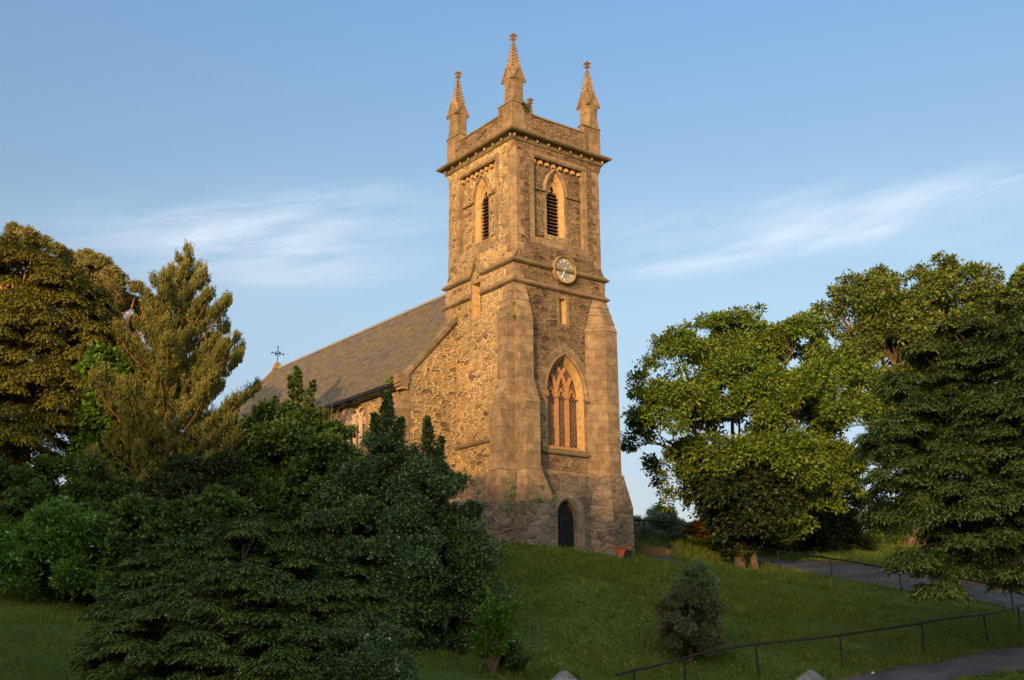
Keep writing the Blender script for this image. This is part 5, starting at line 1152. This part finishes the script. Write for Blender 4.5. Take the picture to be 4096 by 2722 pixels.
# ------------------------------------------------------------------ grass
rngg = np.random.default_rng(3)
def scatter(n, box, cond=None):
    x = rngg.uniform(box[0], box[1], n); y = rngg.uniform(box[2], box[3], n); k = ~on_path(x, y)
    # keep clear of the church
    lx = (x - TO.x) * EX.x + (y - TO.y) * EX.y; ly = (x - TO.x) * EY.x + (y - TO.y) * EY.y
    k &= ~((lx > -.35) & (lx < 5.7) & (ly > -.35) & (ly < 6)) & ~((lx > -.3) & (lx < 1.3) & (ly > -1.12) & (ly < 0)) & ~((lx > -2.8) & (lx < 8.1) & (ly > 4.4) & (ly < 29.2)) & ~((lx > 3.9) & (lx < 5.7) & (ly > -1.0) & (ly < 0)) & ~((lx > -1.12) & (lx < 0) & (ly > -.3) & (ly < 1.25))
    x, y = x[k], y[k]; return x, y, H(x, y)
Lv = Leaves()
for n, box, hh, ww_ in ((150000, (-4, 26, 31, 47), .15, .022), (70000, (-4, 30, 47, 74), .20, .035), (60000, (-19, -6, 22, 40), .13, .02), (25000, (-1, 9, 41, 47), .13, .02)):
    x, y, z = scatter(n, box); pt = .5 + .5 * np.sin(x * 1.1 + 2 * np.sin(y * .7)) * np.sin(y * 1.3 + x * .4); k = rngg.random(len(x)) < .45 + .55 * pt; x, y, z, pt = x[k], y[k], z[k], pt[k]
    P = np.stack([x, y, z - .02], 1); D = nrm(np.array([0, 0, 1.0]) + rngg.normal(size=P.shape) * np.array([.32, .32, .05])); Nn = rngg.normal(size=P.shape)
    Lv.add(P, D, Nn, hh * (.5 + .8 * pt) * rngg.uniform(.6, 1.5, len(P)), ww_, np.clip(rngg.random(len(P)) * .8 + pt * .2 - .05, 0, 1))
tag(Lv.build('grass', 'blade'), 'short unmown green grass covering the mound and banks', 'grass', kind='stuff')
Lv = Leaves(); x, y, z = scatter(1100, (-1.5, 9, 35.5, 47)); P = np.stack([x, y, z + rngg.uniform(.08, .22, len(x))], 1); k = rngg.random(len(x)) < np.clip(1.1 - (x - 1) / 8, .1, 1); P = P[k]
Lv.add(P, rngg.normal(size=P.shape), np.tile([0, -.8, .6], (len(P), 1)) + rngg.normal(size=P.shape) * .3, .028, .024); Lv.add(P, rngg.normal(size=P.shape), np.tile([0, -.8, .6], (len(P), 1)), .03, .03)
tag(Lv.build('meadow_flowers', 'buttercup'), 'tiny pale yellow flowers dotted over the mound below the tower', 'flowers', kind='stuff')
Lv = Leaves()
for E_, sg in ((far_up, 1), (up_lo, 1), (near_up, -1), (lo_lo, -1)):
    k = rngg.integers(0, len(E_), 1500); P = np.stack([E_[k, 0] + rngg.normal(size=1500) * .22, E_[k, 1] + rngg.normal(size=1500) * .22, np.zeros(1500)], 1); P[:, 2] = H(P[:, 0], P[:, 1]) + .055
    Lv.add(P, rngg.normal(size=P.shape) * np.array([1, 1, .15]), np.tile([0, 0, 1.], (1500, 1)) + rngg.normal(size=P.shape) * .3, .07, .045)
tag(Lv.build('leaf_litter', 'lf_pineb'), 'brown fallen leaves and grit gathered along the path edges', 'leaf litter', kind='stuff')
Lv = Leaves(); n_t = 900; x, y, z = scatter(n_t, (-4, 26, 31, 60))
for _ in range(14):
    P = np.stack([x, y, z], 1) + rngg.normal(size=(len(x), 3)) * np.array([.07, .07, 0]); D = nrm(np.array([0, 0, 1.]) + rngg.normal(size=P.shape) * np.array([.5, .5, .1])); Lv.add(P, D, rngg.normal(size=P.shape), rngg.uniform(.18, .42, len(P)), .03, np.clip(.35 + rngg.random(len(P)) * .6, 0, 1))
tag(Lv.build('grass_tufts', 'blade'), 'taller coarse grass tufts scattered over the slope', 'grass', kind='stuff')
Lv = Leaves(); x, y, z = scatter(26, (6.2, 8.6, 46.5, 49)); P = np.stack([x, y, z + .12], 1); Lv.add(P, rngg.normal(size=P.shape), np.tile([0, -1, .6], (len(P), 1)), .035, .03)
tag(Lv.build('daisies', 'petal'), 'few white daisies in the grass beside the floodlight', 'flowers', kind='stuff')

# ------------------------------------------------------------------ railing
top = catmull([(p[0], p[1], p[2] + 1.0) for p in RAILP], 8)
b = Vector(RAILP[0]); e = empty('railing', b, 'black tubular handrail on posts beside both paths, bending round at the right edge', 'railing')
def gz(p): return h1(p[0], p[1])
tops = [Vector((p[0], p[1], gz(p) + .98)) for p in top]
# soften small bumps in the rail line
for _ in range(6): tops = [tops[0]] + [Vector((tops[i].x, tops[i].y, (tops[i - 1].z + 2 * tops[i].z + tops[i + 1].z) / 4)) for i in range(1, len(tops) - 1)] + [tops[-1]]
mb = MB(); mb.tube([p - b for p in tops], .038, 'iron', 8); mb.build('handrail', e, smooth=True)
acc = 0; last = -9; seg = [0]
for i in range(1, len(tops)): seg.append(seg[-1] + (tops[i] - tops[i - 1]).length)
want = [.9, 2.6, 5.2, 8.0, 11.4, 14.8, 17.9, 20.9, 23.3, 25.8, 28.4, 32.8, 37.4, 40.6, 43.5, 46]
for s_ in want:
    i = min(range(len(seg)), key=lambda k: abs(seg[k] - s_)); p = tops[i]; mb = MB(); g_ = gz(p)
    lean = random.uniform(-.02, .05)
    mb.tube([(p.x - b.x + lean, p.y - b.y, g_ - .1 - b.z), (p.x - b.x, p.y - b.y, p.z - b.z - .12)], .032, 'iron', 8)
    mb.tube([(p.x - b.x, p.y - b.y, p.z - b.z - .16), (p.x - b.x, p.y - b.y, p.z - b.z - .02)], [.045, .034], 'iron', 8)
    mb.tube([(p.x - b.x + lean, p.y - b.y, g_ - .1 - b.z), (p.x - b.x + lean, p.y - b.y, g_ + .06 - b.z)], [.045, .04], 'iron', 8); mb.build('post', e, smooth=True)
# ------------------------------------------------------------------ stone piers at the road
M['pier'] = plain('lichened_grey_stone', (.20, .185, .18), .95, .55, 7, bump=.8)
for (px_, py_, Y_), lb in (((2255.5, 2682, 12.0), 'grey stone pier with pointed cap at the bottom centre, nearer the dark bushes'), ((3240, 2680, 12.0), 'grey stone pier with pointed cap at the bottom right, below the lower path')):
    p = at(px_, py_, Y_); g_ = h1(p.x, p.y); e = empty('stone_pier', (p.x, p.y, g_), lb, 'pier', 'pointed stone piers along the bottom of the view', rz=.5); s_ = .19
    mb = MB(); q = lambda r__, z_: [(-r__, -r__, z_), (r__, -r__, z_), (r__, r__, z_), (-r__, r__, z_)]
    hz_ = p.z - g_; mb.loft([q(s_, -.2), q(s_ * .97, hz_ - .26), ], 'pier'); mb.build('shaft', e)
    mb = MB(); mb.loft([q(s_ + .03, hz_ - .26), q(s_ + .03, hz_ - .20), q(s_ * .5, hz_ - .085), q(.015, hz_)], 'pier'); mb.build('cap', e)
# ------------------------------------------------------------------ floodlight
M['orange'] = plain('orange_floodlight_rim', (.45, .08, .02), .5, .1, 5, bump=0)  # flat orange base colour, no emission
p = at(2508, 2262, 47.2); g_ = h1(p.x, p.y); e = empty('floodlight', (p.x, p.y, g_), 'black floodlight with an orange lit rim, tilted at the right foot of the tower', 'floodlight', rz=.45)
mb = MB()
A = [(-.24, -.12, .18), (.24, -.12, .18), (.24, -.02, .62), (-.24, -.02, .62)]; B = [(-.18, .16, .12), (.18, .16, .12), (.18, .22, .50), (-.18, .22, .50)]
A = [(-.30, -.10, .10), (-.30, .22, .10), (-.12, .22, .42), (-.12, -.10, .42)]; B = [(.12, -.06, .08), (.12, .18, .08), (.30, .18, .40), (.30, -.06, .40)]
mb.loft([A, B], 'iron'); mb.build('housing', e)
mb = MB(); mb.loft([[(-.34, -.12, .08), (-.34, .24, .08), (-.15, .24, .46), (-.15, -.12, .46)], [(-.29, -.12, .08), (-.29, .24, .08), (-.10, .24, .46), (-.10, -.12, .46)]], 'orange'); mb.build('rim', e)
mb = MB(); mb.tube([(.02, .05, -.1), (.02, .05, .25)], .03, 'iron', 8); mb.box(-.1, .14, -.05, .15, -.05, .03, 'iron'); mb.build('bracket', e)
M['mesh'] = plain('faded_orange_plastic', (.42, .12, .05), .7, .2, 5, bump=0)
# orange mesh guard standing behind the lamp
p = at(2492, 2236, 47.8); g_ = h1(p.x, p.y); mb = MB()
for i in range(11): mb.tube([(-.4 + i * .08, 0, -.05), (-.4 + i * .08, 0, .48)], .006, 'mesh', 4)
for z_ in (0.1, .2, .3, .4): mb.tube([(-.4, 0, z_), (.4, 0, z_)], .005, 'mesh', 4)
mb.tube([(-.42, 0, .49), (.42, 0, .49)], .018, 'orange', 6)
o = mb.build('mesh_guard'); o.location = (p.x, p.y, g_); o.rotation_euler = (0, 0, .3); tag(o, 'low orange mesh guard against the corner of the tower behind the floodlight', 'guard')
# ------------------------------------------------------------------ steps beyond the spur path
st = empty('garden_steps', (7.0, 55.4, h1(7.0, 55.4)), 'worn brown earth steps beyond the right corner of the tower', 'steps')
for i in range(4):
    mb = MB(); z_ = i * .16; mb.box(-.75 + i * .05, .85 - i * .04, i * .62, i * .62 + 2.2, z_ - .45, z_ + .10, 'earth'); mb.build('step', st)
# ------------------------------------------------------------------ litter by the lower path
for dx, dy, Y_, lb in ((2010, 1545, 35.4, 'crumpled white litter beside the lower path'),):
    p = atd(dx, dy, Y_); c = Vector((p.x, p.y, h1(p.x, p.y))); mb = MB(); rr = [[(c.x * 0 + r__ * math.cos(a) * (1 + .4 * math.sin(3 * a + r__ * 20)), r__ * math.sin(a) * .7, z_ + .02 * math.sin(5 * a)) for a in np.linspace(0, 6.28, 9)[:-1]] for r__, z_ in ((.02, .0), (.06, .02), (.05, .05), (.01, .07))]
    mb.loft(rr, 'petal'); o = mb.build('litter'); o.location = c; tag(o, lb, 'litter')
# ------------------------------------------------------------------ wood on the hill behind the viewer, unseen, its tops shaped to shade the foot of the church
def wood():
    Lv = Leaves(); cs = []
    sd = np.array([math.sin(SUN_AZ), math.cos(SUN_AZ)]); pr = np.array([-sd[1], sd[0]])
    if pr[0] < 0: pr = -pr
    for s_ in np.arange(-95, 70, 4.2):
        for row in range(2):
            s__ = s_ + rng.uniform(-1, 1); L_ = 62 + row * 7 + rng.uniform(-1.5, 1.5)
            x, y = pr * s__ + sd * L_; base = h1(x, y)
            T = 24.6 + rng.uniform(-.7, .7) + (4.5 / (1 + math.exp(-(s__ - 1.0) / 1.2)))
            cs.append((x, y, base, T))
    for x, y, g0, T in cs:
        n = 620; d = unit(n); r_ = 3.3
        top_ = T - r_; z = rng.random(n) * (top_ - g0) + g0; up_ = rng.random(n) < .45
        P = np.where(up_[:, None], np.array([x, y, top_]) + d * r_ * rng.uniform(.3, 1, (n, 1)), np.stack([x + d[:, 0] * r_, y + d[:, 1] * r_, z], 1))
        Lv.add(P, unit(n), unit(n), 1.9, 1.5)
    o = Lv.build('wood', 'lf_deep'); tag(o, 'dense wood on the rise behind the viewer', 'wood', kind='stuff')
wood()
